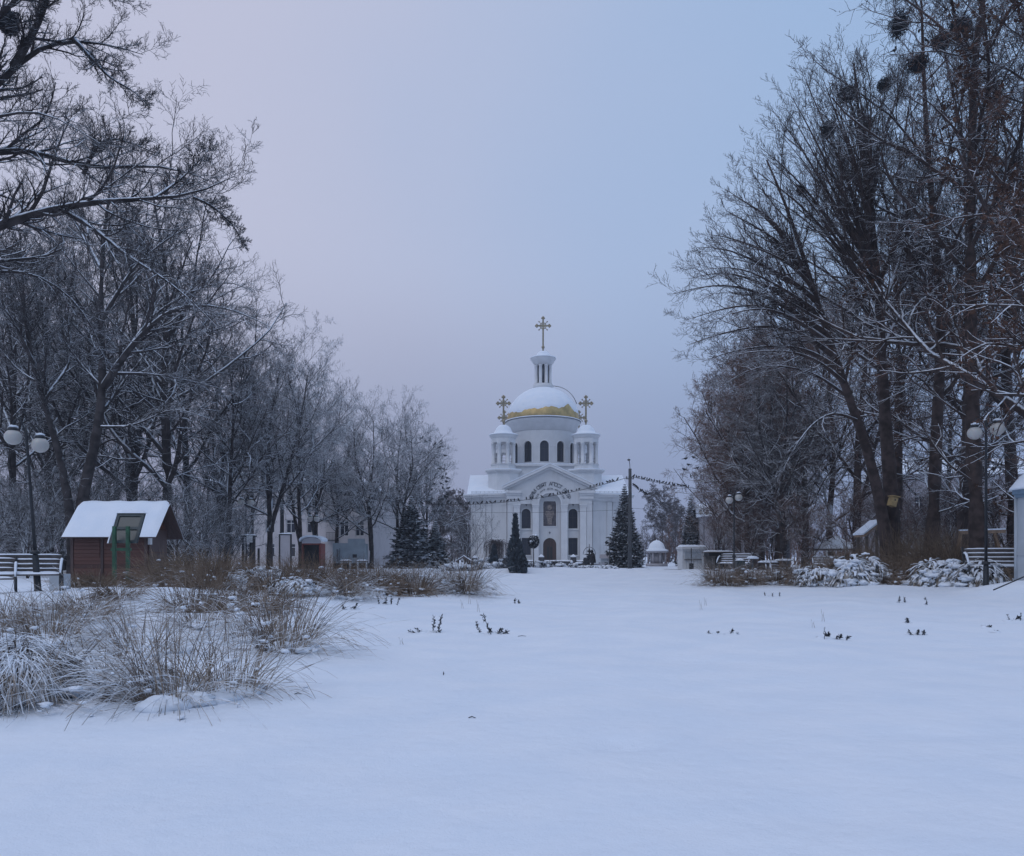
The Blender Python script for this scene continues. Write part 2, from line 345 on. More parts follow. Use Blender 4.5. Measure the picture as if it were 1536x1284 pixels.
# ------------------------------------------------------------------ church
def arch(cx, wd, z0, z1, n=10):
    r = wd / 2; p = [(cx - r, z0), (cx + r, z0)]
    return p + [(cx + r * math.cos(math.pi * i / n), z1 - r + r * math.sin(math.pi * i / n)) for i in range(n + 1)]
def rect(cx, wd, z0, z1): return [(cx - wd / 2, z0), (cx + wd / 2, z0), (cx + wd / 2, z1), (cx - wd / 2, z1)]
def window(parent, cx, wd, z0, z1, y, arched=True, mf='metal', name='window', fn=None, mull=1, t=.09, rail=.62, mg='glass'):
    sh = (arch if arched else rect)
    m = MB(); m.plate(sh(cx, wd, z0, z1), [sh(cx, wd - 2 * t, z0 + t, z1 - t)], y, y + .1, 0, fn)
    gg = fn or (lambda u, d, v: (u, d, v))
    for i in range(mull):
        xx = cx + wd * ((i + 1) / (mull + 1) - .5)
        zt = z1 - t * .5 if not arched else z1 - wd / 2 + math.sqrt(max(0, (wd / 2 - t) ** 2 - (xx - cx) ** 2)) + t * .3
        m.add([gg(a, d, b) for d in (y + .02, y + .08) for a, b in ((xx - .035, z0 + t * .5), (xx + .035, z0 + t * .5), (xx + .035, zt), (xx - .035, zt))],
              [(0, 1, 2, 3), (7, 6, 5, 4), (0, 4, 5, 1), (1, 5, 6, 2), (2, 6, 7, 3), (3, 7, 4, 0)])
    if rail:
        zr = z0 + (z1 - z0) * rail
        m.add([gg(a, d, b) for d in (y + .015, y + .085) for a, b in ((cx - wd / 2 + t * .5, zr - .035), (cx + wd / 2 - t * .5, zr - .035), (cx + wd / 2 - t * .5, zr + .035), (cx - wd / 2 + t * .5, zr + .035))],
              [(0, 1, 2, 3), (7, 6, 5, 4), (0, 4, 5, 1), (1, 5, 6, 2), (2, 6, 7, 3), (3, 7, 4, 0)])
    f = m.build(name, M[mf], parent)
    p = MB(); p.plate(sh(cx, wd - t, z0 + t / 2, z1 - t / 2), [], y + .05, y + .06, 0, fn); p.build('pane', M[mg], f)
    return f
def cross(parent, x, y, z0, h, wd, name='cross'):
    """open-work cross: ball, shaft, two arms, ring of rays, trefoil ends"""
    m = MB(); m.lathe([(0, z0), (.14, z0 + .05), (.10, z0 + .25), (.16, z0 + .42), (.24, z0 + .55), (.24, z0 + .68), (.12, z0 + .84), (.07, z0 + .9)], 10, (x, y))
    t = .12; zb = z0 + h * .74; zt = z0 + h
    m.box(x - t, x + t, y - .05, y + .05, z0 + .85, zt - .12); m.box(x - wd / 2 + .1, x - t, y - .048, y + .048, zb - t, zb + t); m.box(x + t, x + wd / 2 - .1, y - .048, y + .048, zb - t, zb + t)
    for ex, ez, dx, dz in ((x, zt, 0, 1), (x - wd / 2, zb, -1, 0), (x + wd / 2, zb, 1, 0)):
        for q in ((0, 0), (dz * .15 - dx * .15, dx * .15 - dz * .15), (-dz * .15 - dx * .15, -dx * .15 - dz * .15)):
            m.blob((ex - dx * .05 + q[0], y, ez - dz * .05 + q[1]), (.15, .09, .15), 0, 0, 8, 5)
    rr = wd * .2; n = 20
    pts = [(x + rr * math.cos(2 * math.pi * i / n), y, zb + rr * math.sin(2 * math.pi * i / n)) for i in range(n + 1)]
    m.tube(pts, .06, 6)
    for a in (45, 135, 225, 315):
        c, s = math.cos(R(a)), math.sin(R(a))
        m.bar((x + .08 * c, y, zb + .08 * s), (x + wd * .38 * c, y, zb + wd * .38 * s), (.075), .075, 0, (0, 1, 0)); m.blob((x + wd * .38 * c, y, zb + wd * .38 * s), (.11, .08, .11), 0, 0, 7, 4)
    return m.build(name, M['cross'], parent)
YF = 105.0
church = thing('church', 'white church with snow-covered gilded dome, four corner turrets and a pedimented front', 'church', (wx(825, YF), YF, -.12))
def plan(k): return [(-5.56, 1.0 - k * .4), (-8.35 - k * .3, 2.2 - k), (-10.6 - k, 3.8 - k * .8), (-10.6 - k, 22.4 + k), (10.6 + k, 22.4 + k), (10.6 + k, 3.8 - k * .8), (8.35 + k * .3, 2.2 - k), (5.56, 1.0 - k * .4)]
m = MB(); m.prism(plan(0), 'z', .0, 8.6)
for sx_ in (-1, 1):   # flat wall strips at the corners
    for (a, b) in (((5.7, 1.02), (6.5, 1.37)), ((7.7, 1.88), (8.33, 2.16)), ((8.5, 2.28), (9.1, 2.72)), ((9.9, 3.3), (10.55, 3.78))):
        m.bar((sx_ * a[0], a[1] - .02, 4.3), (sx_ * b[0], b[1] - .02, 4.3), .16, 8.0)
        m.bar((sx_ * a[0], a[1] - .05, 8.35), (sx_ * b[0], b[1] - .05, 8.35), .26, .45)
body = m.build('wall', M['plaster'], church)
m = MB(); m.prism(plan(.12), 'z', 0, .55); m.build('plinth', M['plaster_grey'], church)
m = MB()
for k, a, b in ((.15, 8.6, 8.75), (.32, 8.75, 9.0), (.5, 9.0, 9.22), (.85, 9.22, 9.45), (1.0, 9.45, 9.6)): m.prism(plan(k), 'z', a, b)
m.build('cornice', M['trim'], church)
m = MB(); m.prism(plan(.96), 'z', 9.6, 9.72); m.prism([(3.4, 9.72), (12, 13.2), (20.6, 9.72)], 'x', -11.1, 11.1); m.prism([(-5, 9.72), (0, 12.9), (5, 9.72)], 'y', 1.6, 8)
rf = m.build('roof', M['snowcap'], church)
m = MB()
for sx_ in (-1, 1):
    for i in range(9): m.bar((sx_ * (5.8 + i * .58), 3.7, 9.75), (sx_ * (5.8 + i * .58), 3.7, 10.15), .03, .03)
    for zz in (9.95, 10.14): m.bar((sx_ * 5.8, 3.7, zz), (sx_ * 10.5, 3.7, zz), .03, .03)
m.build('snow_guard', M['greymetal'], rf)
# portico
IY = .75
ops = [arch(-3.12, 1.2, 5.0, 7.6), arch(3.08, 1.2, 5.0, 7.6), rect(-3.1, 1.2, 1.5, 3.75), rect(3.08, 1.2, 1.5, 3.75), arch(0, 1.75, .72, 3.75), arch(0, 1.7, 5.3, 9.05)]
m = MB(); m.plate([(-5.55, .0), (5.55, .0), (5.55, 9.75), (-5.55, 9.75)], ops, IY, IY + .45)
m.box(-5.55, 5.55, IY + 1.2, IY + 1.3, .5, 9.7)   # inner wall seen through the openings
port = m.build('portico_wall', M['plaster'], church)
m = MB(); m.plate([(-5.55, 8.2)] + [(-1.42 * math.cos(math.pi * i / 16), 8.2 + 1.42 * math.sin(math.pi * i / 16)) for i in range(17)] + [(5.55, 8.2), (5.55, 10.25), (0, 12.85), (-5.55, 10.25)], [], 0, .74)
m.box(-5.55, -4.82, .05, .74, 0, 8.2); m.box(4.82, 5.55, .05, .74, 0, 8.2)
ped = m.build('pediment', M['plaster'], church)
m = MB()
for s in (-1, 1):
    e = [(s * 6.25, 10.12), (0, 13.05), (0, 13.42), (s * 6.25, 10.45)]; m.prism(e, 'y', -.55, .8)
    e = [(s * 5.95, 9.98), (0, 12.77), (0, 13.03), (s * 5.95, 10.24)]; m.prism(e, 'y', -.28, .8)
    x0, x1 = sorted((s * 3.85, s * 5.75))
    m.box(x0, x1, -.32, -.002, 9.35, 9.6); m.box(x0 - .1, x1 + .1, -.45, -.002, 9.6, 9.92); m.box(x0 + .05, x1 - .05, -.18, -.002, 8.85, 9.348)
m.build('raking_cornice', M['trim'], ped)
m = MB()
for s in (-1, 1): m.prism([(s * 6.3, 10.46), (0, 13.43), (0, 13.55), (s * 6.3, 10.58)], 'y', -.58, 1.6)
m.build('roof_snow', M['snowcap'], ped)
m = MB()
ri = 1.44; n = 20
m.plate([(-1.66 * math.cos(math.pi * i / n), 8.2 + 1.66 * math.sin(math.pi * i / n)) for i in range(n + 1)] + [(1.44 * math.cos(math.pi * i / n), 8.2 + 1.44 * math.sin(math.pi * i / n)) for i in range(n + 1)], [], -.1, -.002)
m.build('arch_molding', M['trim'], ped)
for xa, xb in ((-4.78, -3.95), (-2.3, -1.45), (1.45, 2.3), (3.95, 4.78)):
    m = MB(); c = (xa + xb) / 2; h = (xb - xa) / 2
    m.box(c - h, c + h, -.05, .62, .95, 7.75); m.box(c - h - .12, c + h + .12, -.16, .68, 0.0, .7); m.box(c - h - .06, c + h + .06, -.1, .65, .7, .95)
    m.box(c - h - .05, c + h + .05, -.1, .66, 7.75, 7.85); m.box(c - h - .03, c + h + .03, -.08, .64, 7.85, 8.0); m.box(c - h - .1, c + h + .1, -.15, .7, 8.0, 8.198)
    m.build('column', M['trim'], church)
for cx_ in (-3.12, 3.08):
    window(church, cx_, 1.2, 5.0, 7.6, IY + .16, True, mull=1, rail=.55)
    m = MB(); m.plate(arch(cx_, 1.5, 4.94, 7.75), [arch(cx_, 1.22, 4.99, 7.61)], IY - .06, IY - .002); m.box(cx_ - .8, cx_ + .8, IY - .14, IY - .002, 4.8, 4.93); m.build('window_surround', M['trim'], church)
for cx_ in (-3.1, 3.08):
    window(church, cx_, 1.2, 1.5, 3.75, IY + .16, False, mull=1, rail=.7)
    m = MB(); m.box(cx_ - .8, cx_ + .8, IY - .14, IY - .002, 1.34, 1.48); m.build('window_sill', M['trim'], church)
m = MB(); m.plate(arch(0, 1.72, .72, 3.73), [], IY + .12, IY + .2)
dr = m.build('door', M['wood_dark'], church)
m = MB(); m.box(-.02, .02, IY + .09, IY + .119, .75, 3.6); m.box(-.35, -.08, IY + .1, IY + .119, 1.0, 2.6); m.box(.08, .35, IY + .1, IY + .119, 1.0, 2.6); m.build('door_molding', M['metal'], dr)
m = MB(); m.plate(arch(0, 1.68, 5.32, 9.03), [], IY + .2, IY + .3, 0)
ic = m.build('icon_panel', M['icon'], church)
m = MB(); n = 18
m.prism([(.33 * math.cos(2 * math.pi * i / n), 7.8 + .33 * math.sin(2 * math.pi * i / n)) for i in range(n)], 'y', IY + .18, IY + .2, 0)
m.prism([(-.62, 6.9), (-.5, 7.3), (.5, 7.3), (.62, 6.9), (.3, 6.3), (.26, 5.55), (-.26, 5.55), (-.3, 6.3)], 'y', IY + .185, IY + .2, 0)
m.build('icon_figure', M['icon_fig'], ic)
m = MB(); m.plate(arch(0, 1.92, 5.2, 9.16), [arch(0, 1.7, 5.31, 9.04)], IY - .08, IY - .002); m.build('icon_surround', M['trim'], church)
m = MB()
for i in range(4): m.box(-2.4 - .25 * i, 2.4 + .25 * i, -.35 - .35 * i, .02 - .35 * i if i else .02, -.2, .7 - .18 * (i + 0))
m.build('steps', M['stone_snow'], church)
for i, cx_ in enumerate((-3.1, 0, 3.08)):   # small plaster crosses over the openings
    z_ = (7.95, 4.25, 7.95)[i]; m = MB(); m.box(cx_ - .05, cx_ + .05, IY - .05, IY - .002, z_, z_ + .34); m.box(cx_ - .13, cx_ + .13, IY - .045, IY - .003, z_ + .17, z_ + .25); m.build('wall_cross', M['tin'], church)
# inscription on the pediment, set round the arch
ins = MB()
def letters(txt, rad, a0, a1, size, mb):
    for i, ch in enumerate(txt):
        if ch == ' ': continue
        cu = bpy.data.curves.new('t', 'FONT'); cu.body = ch; cu.size = size; cu.extrude = .03; cu.align_x = 'CENTER'; cu.resolution_u = 3
        ob = bpy.data.objects.new('t', cu); me = bpy.data.meshes.new_from_object(ob)
        a = R(a0 + (a1 - a0) * i / (len(txt) - 1)); th = a - math.pi / 2
        vs = []
        for vt in me.vertices:
            x_, z_ = vt.co.x, vt.co.y + rad
            vs.append((x_ * math.cos(th) - z_ * math.sin(th), -.035 - vt.co.z, 8.25 + x_ * math.sin(th) + z_ * math.cos(th)))
        mb.add(vs, [list(p.vertices) for p in me.polygons])
        bpy.data.objects.remove(ob); bpy.data.curves.remove(cu); bpy.data.meshes.remove(me)
letters('ХРАМ СВЯТ АПОСТ ПЕТР', 2.35, 166, 18, .68, ins)
ins.build('inscription', M['tin'], ped)
ins = MB(); letters('ДІМ МІЙ ДІМ МОЛИТВИ', 1.86, 158, 22, .27, ins); ins.build('small_inscription', M['tin'], ped)
# drum and dome
DX, DY = -.4, 13.0
m = MB(); m.box(DX - 5.2, DX + 5.2, DY - 6.3, DY + 6.3, 9.7, 13.9); m.box(DX - 5.5, DX + 5.5, DY - 6.6, DY + 6.6, 13.9, 14.15); m.build('drum_base', M['plaster'], church)
m = MB(); m.box(DX - 5.45, DX + 5.45, DY - 6.55, DY + 6.55, 14.152, 14.26); m.build('drum_base_snow', M['snowcap'], church)
RD = 4.72
def bend(a0):
    def f(u_, d_, v_):
        a = a0 + u_ / RD; r_ = RD - d_
        return (DX + r_ * math.sin(a), DY - r_ * math.cos(a), v_)
    return f
drum = MB(); seg = 2 * math.pi * RD / 12
for i in range(12):
    hw = seg / 2; nn = 8
    outer = [(-hw + 2 * hw * j / nn, 14.1) for j in range(nn + 1)] + [(hw - 2 * hw * j / nn, 19.75) for j in range(nn + 1)]
    drum.plate(outer, [arch(0, 1.26, 14.75, 17.75)], 0, .5, 0, bend(2 * math.pi * i / 12))
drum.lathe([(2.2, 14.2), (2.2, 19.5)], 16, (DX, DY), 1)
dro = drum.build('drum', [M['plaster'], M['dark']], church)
for i in range(12):
    fn = bend(2 * math.pi * i / 12)
    window(dro, 0, 1.26, 14.75, 17.75, .2, True, fn=fn, mull=1, rail=.62)
    if math.cos(2 * math.pi * i / 12) > -.1:
        m = MB(); m.plate(arch(0, 1.6, 14.7, 17.92), [arch(0, 1.28, 14.76, 17.74)], -.07, -.002, 0, fn); m.build('window_surround', M['trim'], dro)
        m = MB(); m.plate([(-seg / 2 + .1, 16.98), (-.82, 16.98), (-.82, 17.14), (-seg / 2 + .1, 17.14)], [], -.06, -.002, 0, fn); m.plate([(.82, 16.98), (seg / 2 - .1, 16.98), (seg / 2 - .1, 17.14), (.82, 17.14)], [], -.06, -.002, 0, fn); m.build('impost_molding', M['trim'], dro)
m = MB(); m.lathe([(4.4, 19.3), (4.78, 19.3), (4.78, 19.62), (4.9, 19.66), (4.9, 19.8), (5.0, 19.84), (5.0, 20.25), (5.12, 20.3), (5.18, 20.55), (5.4, 20.7), (5.5, 20.98), (4.6, 21.0)], 96, (DX, DY)); m.build('cornice', M['trim'], dro)
m = MB(); m.lathe([(5.52, 20.96), (5.6, 21.0), (5.6, 21.03), (5.4, 21.04)], 96, (DX, DY)); m.build('gutter', M['tin'], dro)
m = MB(); m.lathe([(5.55, 21.04), (5.5, 21.2), (5.15, 21.26)], 96, (DX, DY)); m.build('ledge_snow', M['snowcap'], dro)
RDm, HDm = 5.32, 5.05
def dome_pt(a, t, o=0.): return (DX + (RDm + o) * math.cos(t) * math.sin(a), DY - (RDm + o) * math.cos(t) * math.cos(a), 21.1 + (HDm + o) * math.sin(t))
tt = [1.36 * i / 20 for i in range(21)]
m = MB(); m.lathe([(RDm * math.cos(t), 21.1 + HDm * math.sin(t)) for t in tt], 72, (DX, DY)); dome = m.build('dome', M['gold'], church)
m = MB(); na, nb = 140, 20; vs = []
for j in range(na):
    a = 2 * math.pi * j / na; aa = (a + math.pi) % (2 * math.pi) - math.pi
    e = .225 + .035 * math.sin(3 * a + .5) + .02 * math.sin(11 * a) + .012 * math.sin(23 * a + 2) + .01 * math.sin(41 * a) + .15 * math.exp(-((aa - .78) / .16) ** 2) - .04 * math.exp(-((aa + .9) / .3) ** 2)
    for k in range(nb):
        t = e + (1.36 - e) * k / (nb - 1); vs.append(dome_pt(a, t, (-.02 if k == 0 else .07 + .05 * math.sin(5 * a + 3 * k) * .3)))
fs = [(j * nb + k, ((j + 1) % na) * nb + k, ((j + 1) % na) * nb + k + 1, j * nb + k + 1) for j in range(na) for k in range(nb - 1)]
m.add(vs, fs, 0, True); m.build('dome_snow', M['snowcap'], dome)
m = MB()
for o in (-.03, .03):
    m.tube([dome_pt(1.25 + o, 1.36 - .9 * i / 10, .35 + .25 * math.sin(math.pi * i / 10)) for i in range(11)], .035, 5)
for i in range(1, 10): m.bar(dome_pt(1.22, 1.36 - .9 * i / 10, .35 + .25 * math.sin(math.pi * i / 10)), dome_pt(1.28, 1.36 - .9 * i / 10, .35 + .25 * math.sin(math.pi * i / 10)), .03, .03)
m.build('roof_ladder', M['greymetal'], dome)
# lantern
m = MB(); m.lathe([(1.5, 25.9), (1.5, 26.45), (1.42, 26.5), (1.42, 26.62)], 32, (DX, DY))
for i in range(8):
    a = math.pi / 8 + i * math.pi / 4; m.lathe([(.3, 26.62), (.3, 26.75), (.24, 26.8), (.24, 29.2), (.3, 29.28), (.3, 29.42)], 10, (DX + 1.08 * math.sin(a), DY - 1.08 * math.cos(a)))
m.lathe([(1.25, 29.42), (1.32, 29.6), (1.45, 29.7), (1.62, 30.0), (1.86, 30.3), (1.86, 30.45), (.6, 30.46)], 32, (DX, DY))
lan = m.build('lantern', M['trim'], church)
m = MB(); m.lathe([(.98, 26.63), (.98, 29.41)], 24, (DX, DY)); m.build('pane', M['glass'], lan)
m = MB(); m.lathe([(1.92, 30.44), (1.92, 30.5), (1.8, 30.62), (1.25, 30.75), (1.0, 30.95), (.9, 31.2), (.55, 31.5), (0, 31.62)], 32, (DX, DY)); m.build('cap_snow', M['snowcap'], lan)
cross(lan, DX, DY, 31.55, 5.1, 2.25)
# turrets
def octa(r, c, a0=math.pi / 8): return [(c[0] + r * math.cos(a0 + i * math.pi / 4), c[1] + r * math.sin(a0 + i * math.pi / 4)) for i in range(8)]
for tx in (-1, 1):
    for ty in (-1, 1):
        c = (DX + tx * 5.78, DY + ty * 5.8); m = MB()
        m.prism(octa(2.3, c), 'z', 9.7, 12.85); m.prism(octa(2.45, c), 'z', 12.85, 13.0); m.prism(octa(2.62, c), 'z', 13.0, 13.15); m.prism(octa(2.75, c), 'z', 13.15, 13.3)
        m.prism(octa(1.85, c), 'z', 13.3, 14.02); m.prism(octa(1.95, c), 'z', 14.02, 14.12)
        for i in range(8):
            a = math.pi / 8 + i * math.pi / 4; p = (c[0] + 1.5 * math.cos(a), c[1] + 1.5 * math.sin(a))
            m.lathe([(.34, 14.12), (.34, 14.3), (.27, 14.34), (.27, 16.9), (.33, 16.95), (.33, 17.15)], 8, p)
        m.prism(octa(1.82, c), 'z', 17.15, 17.75); m.lathe([(1.72, 17.75), (1.8, 17.85), (1.95, 18.1), (2.02, 18.25), (1.2, 18.26)], 24, c)
        tur = m.build('turret', M['trim'], church)
        m = MB()
        for i in range(8):
            a, b = math.pi / 8 + i * math.pi / 4, math.pi / 8 + (i + 1) * math.pi / 4
            for zz in (14.5, 14.95): m.bar((c[0] + 1.45 * math.cos(a), c[1] + 1.45 * math.sin(a), zz), (c[0] + 1.45 * math.cos(b), c[1] + 1.45 * math.sin(b), zz), .04, .04)
        m.build('railing', M['greymetal'], tur)
        m = MB(); m.lathe([(2.06, 18.22), (2.06, 18.3), (1.9, 18.42), (1.35, 18.6), (1.2, 18.9), (1.02, 19.3), (.6, 19.65), (0, 19.8)], 24, c); m.build('cap_snow', M['snowcap'], tur)
        m = MB(); m.prism(octa(2.73, c), 'z', 13.302, 13.42); m.build('ledge_snow', M['snowcap'], tur)
        cross(tur, c[0], c[1], 19.7, 4.15, 1.95)
# ------------------------------------------------------------------ buildings behind the trees
def facade_windows(parent, xs, zs, y, wd=1.15, arched_top=True, mf='white_paint'):
    for k, (z0, z1) in enumerate(zs):
        for x in xs: window(parent, x, wd, z0, z1, y, arched_top and k == len(zs) - 1, mf=mf, mull=1, rail=.72, t=.1)
YB = 88.0
xl, xr = wx(488, YB), wx(553, YB)
apt = thing('apartment_building', 'pale three-storey house with tall arched windows seen between bare trunks', 'building', ((xl + xr) / 2, YB, -.1))
hw = (xr - xl) / 2; zs = [(1.2, 3.2), (3.5, 5.2), (6.0, 7.7)]; xs = (-.3, 1.4)
m = MB(); hol = [(rect(x, 1.0, *zs[1])) for x in xs] + [arch(x, 1.0, *zs[2]) for x in xs] + [rect(-1.7, .5, 8.2, 9.1)]
m.plate([(-hw, 0), (hw, 0), (hw, 9.0), (.2, 10.2), (-hw, 10.2)], hol, 0, .4); m.box(hw - .4, hw, .4, 31, 0, 9.0); m.box(-hw, -hw + .4, .4, 31, 0, 10.2); m.box(-hw, hw, 31, 31.4, 0, 9.0); m.box(-hw + .4, hw - .4, 2.5, 2.6, 0, 9)
aw = m.build('wall', M['plaster_warm'], apt)
m = MB(); m.prism([(-hw - .3, 10.2), (.3, 10.2), (hw + .3, 9.0), (hw + .3, 9.12), (.3, 10.5), (-hw - .3, 10.5)], 'y', -.3, 31.6); m.build('roof', M['snowcap'], apt)
for x in xs:
    window(apt, x, 1.0, *zs[1], .12, False, mf='white_paint', rail=.72); window(apt, x, 1.0, *zs[2], .12, True, mf='white_paint', rail=.66)
window(apt, -1.7, .5, 8.2, 9.1, .12, False, mf='white_paint', mull=0, rail=0)
m = MB()
for z0 in (3.3, 5.9):
    m.box(-hw + .3, -.9, -.9, -.002, z0 - .35, z0 - .2)
    for i in range(9): m.bar((-hw + .35 + i * .155, -.86, z0 - .2), (-hw + .35 + i * .155, -.86, z0 + .55), .03, .03)
    m.bar((-hw + .3, -.86, z0 + .58), (-.9, -.86, z0 + .58), .06, .05)
m.build('balcony', M['greymetal'], apt)
YB2 = 100.0
xl, xr = wx(318, YB2), wx(492, YB2); hw = (xr - xl) / 2
ap2 = thing('apartment_building', 'long cream apartment block half hidden behind the dense bare trees on the left', 'building', ((xl + xr) / 2, YB2, -.1))
xs2 = [-5.2, -2.6, 0, 2.6, 5.2]; zs2 = [(1.2, 2.9), (4.2, 5.9), (7.2, 8.9)]
m = MB(); m.plate([(-hw, 0), (hw, 0), (hw, 10.4), (-hw, 10.4)], [rect(x, 1.2, *z) for x in xs2 for z in zs2], 0, .4); m.box(hw - .4, hw, .4, 12, 0, 10.4); m.box(-hw, -hw + .4, .4, 12, 0, 10.4); m.box(-hw + .4, hw - .4, 3, 3.1, 0, 10.4)
m.build('wall', M['plaster_warm'], ap2)
m = MB(); m.box(-hw - .4, hw + .4, -.4, 12.4, 10.4, 10.6); m.build('cornice', M['trim'], ap2)
m = MB(); m.prism([(-.5, 10.6), (12.5, 10.6), (6, 12.6)], 'x', -hw - .5, hw + .5); m.build('roof', M['snowcap'], ap2)
facade_windows(ap2, xs2, zs2, .14, 1.2, False)
YB3 = 80.0
lo_ = thing('long_building', 'low grey building with snow-covered roof far behind the trees at the right', 'building', (wx(1500, YB3), YB3, 0))
m = MB(); hw = 9.5; xs3 = [-8, -5.6, -3.2, -.8, 1.6, 4, 6.4]; m.plate([(-hw, 0), (hw, 0), (hw, 9.4), (-hw, 9.4)], [rect(x, 1.1, *z) for x in xs3 for z in ((1.3, 3.1), (5.2, 7.2))], 0, .4); m.box(-hw, -hw + .4, .4, 10, 0, 9.4); m.box(-hw + .4, hw, 2.6, 2.7, 0, 9.4)
m.build('wall', M['plaster_grey'], lo_)
m = MB(); m.prism([(-.6, 9.4), (10.6, 9.4), (5, 11.6)], 'x', -hw - .5, hw + .5); m.build('roof', M['snowcap'], lo_)
for x in xs3:
    for z in ((1.3, 3.1), (5.2, 7.2)): window(lo_, x, 1.1, *z, .14, False, mf='white_paint', rail=.7)
gb = thing('plain_house', 'small grey-pink house wall behind the street lamp at the right', 'building', (wx(1088, 92), 92, 0))
m = MB(); m.plate([(-2.3, 0), (2.6, 0), (2.6, 5.8), (-2.3, 5.8)], [rect(-.8, .9, 1.8, 3.4), rect(1.2, .9, 1.8, 3.4)], 0, .3); m.box(-2.3, -2, .3, 6, 0, 5.8); m.box(-2, 2.6, 2, 2.1, 0, 5.8); m.build('wall', M['plaster_grey'], gb)
m = MB(); m.prism([(-.4, 5.8), (6.4, 5.8), (3, 7.4)], 'x', -2.6, 2.9); m.build('roof', M['snowcap'], gb)
window(gb, -.8, .9, 1.8, 3.4, .1, False, mf='white_paint'); window(gb, 1.2, .9, 1.8, 3.4, .1, False, mf='white_paint')
# ------------------------------------------------------------------ kiosk, stands, benches, lamps
def snow_strip(mb, x0, x1, y0, y1, z, h=.05, mi=0, seed=0):
    q = np.random.default_rng(seed); nx, ny = max(4, int((x1 - x0) / .12)), 5; vs = []
    for i in range(nx + 1):
        for j in range(ny + 1):
            e = min(1, min(i, nx - i) / 1.2) * min(1, min(j, ny - j) / 1.0)
            vs.append((x0 + (x1 - x0) * i / nx, y0 + (y1 - y0) * j / ny, z + h * e * (.75 + .4 * q.random())))
    fs = [(i * (ny + 1) + j, (i + 1) * (ny + 1) + j, (i + 1) * (ny + 1) + j + 1, i * (ny + 1) + j + 1) for i in range(nx) for j in range(ny)]
    mb.add(vs, fs, mi, True); return mb
YK = 30.0
kx0, kx1 = wx(107, YK), wx(220, YK); kz = g1((kx0 + kx1) / 2, YK) - .05
ki = thing('kiosk', 'red-brown plank kiosk with thick snow on its pitched roof', 'kiosk', ((kx0 + kx1) / 2, YK, kz))
hw = (kx1 - kx0) / 2; eh = wz(792, YK) - kz; rh = wz(757, 31) - kz; dp = 1.75
m = MB(); m.box(-hw, hw, 0, .08, 0, eh + .1); m.box(-hw, hw, dp - .08, dp, 0, eh); m.box(-hw, -hw + .08, .08, dp - .08, 0, eh)
m.prism([(.081, 0), (dp - .081, 0), (dp - .081, eh), (dp / 2, rh - .12), (.081, eh)], 'x', hw - .08, hw); m.build('wall', M['wood'], ki)
m = MB()
for x in (-hw - .02, -.3, hw - .08): m.box(x, x + .1, -.03, -.002, 0, eh - .02)
m.box(-hw, hw, -.028, -.002, eh - .12, eh - .02); m.box(-hw, hw, -.027, -.002, .02, .12); m.build('frame_board', M['wood_dark'], ki)
m = MB(); m.box(-hw + .12, -.34, -.02, -.002, .95, eh - .16); m.build('shutter', M['wood'], ki)
m = MB(); m.box(-.18, .5, -.07, -.003, eh - .36, eh - .31); m.build('ledge', M['wood_grey'], ki)
m = MB(); m.box(hw + .002, hw + .03, .15, dp - .1, .1, eh * .55); m.box(hw + .002, hw + .025, .15, dp - .1, eh * .57, eh - .05); m.build('side_panel', M['wood_dark'], ki)
m = MB(); oh = .36; og = .5; a = (rh - eh) / (dp / 2)
for s, y0, y1 in ((1, -oh, dp / 2), (-1, dp / 2, dp + oh)):
    e = [(-oh, eh - a * oh), (dp / 2, rh), (dp / 2, rh + .07), (-oh, eh - a * oh + .07)] if s == 1 else [(dp + oh, eh - a * oh), (dp / 2, rh), (dp / 2, rh + .07), (dp + oh, eh - a * oh + .07)]
    m.prism(e, 'x', -hw - .14, hw + og)
rfo = m.build('roof', M['wood_dark'], ki)
m = MB(); n = 22; vs = []; kk = 14
for i in range(n + 1):
    x = -hw - .16 + (2 * hw + .18 + og) * i / n
    for j in range(kk + 1):
        t = -1 + 2 * j / kk; y = dp / 2 + t * (dp / 2 + oh + .03); ed = min(1, min(i, n - i) / 1.0, min(j, kk - j) / 1.0)
        vs.append((x, y, rh - abs(y - dp / 2) * a + .075 + ed * (.11 + .025 * math.sin(i * 1.1 + j) * math.sin(j * .8)) - (.05 if abs(t) < .05 else 0)))
m.add(vs, [(i * (kk + 1) + j, (i + 1) * (kk + 1) + j, (i + 1) * (kk + 1) + j + 1, i * (kk + 1) + j + 1) for i in range(n) for j in range(kk)], 0, True)
m.build('roof_snow', M['snowcap'], rfo)
m = MB(); m.box(hw + .031, hw + .12, .02, .2, eh - .62, eh - .3); m.build('meter_box', M['white_paint'], ki)
m = MB(); m.blob((hw + .1, dp / 2 - .18, rh - .33), (.09, .07, .09), 0, 0, 10, 6); m.build('wall_lamp', M['globe'], ki)
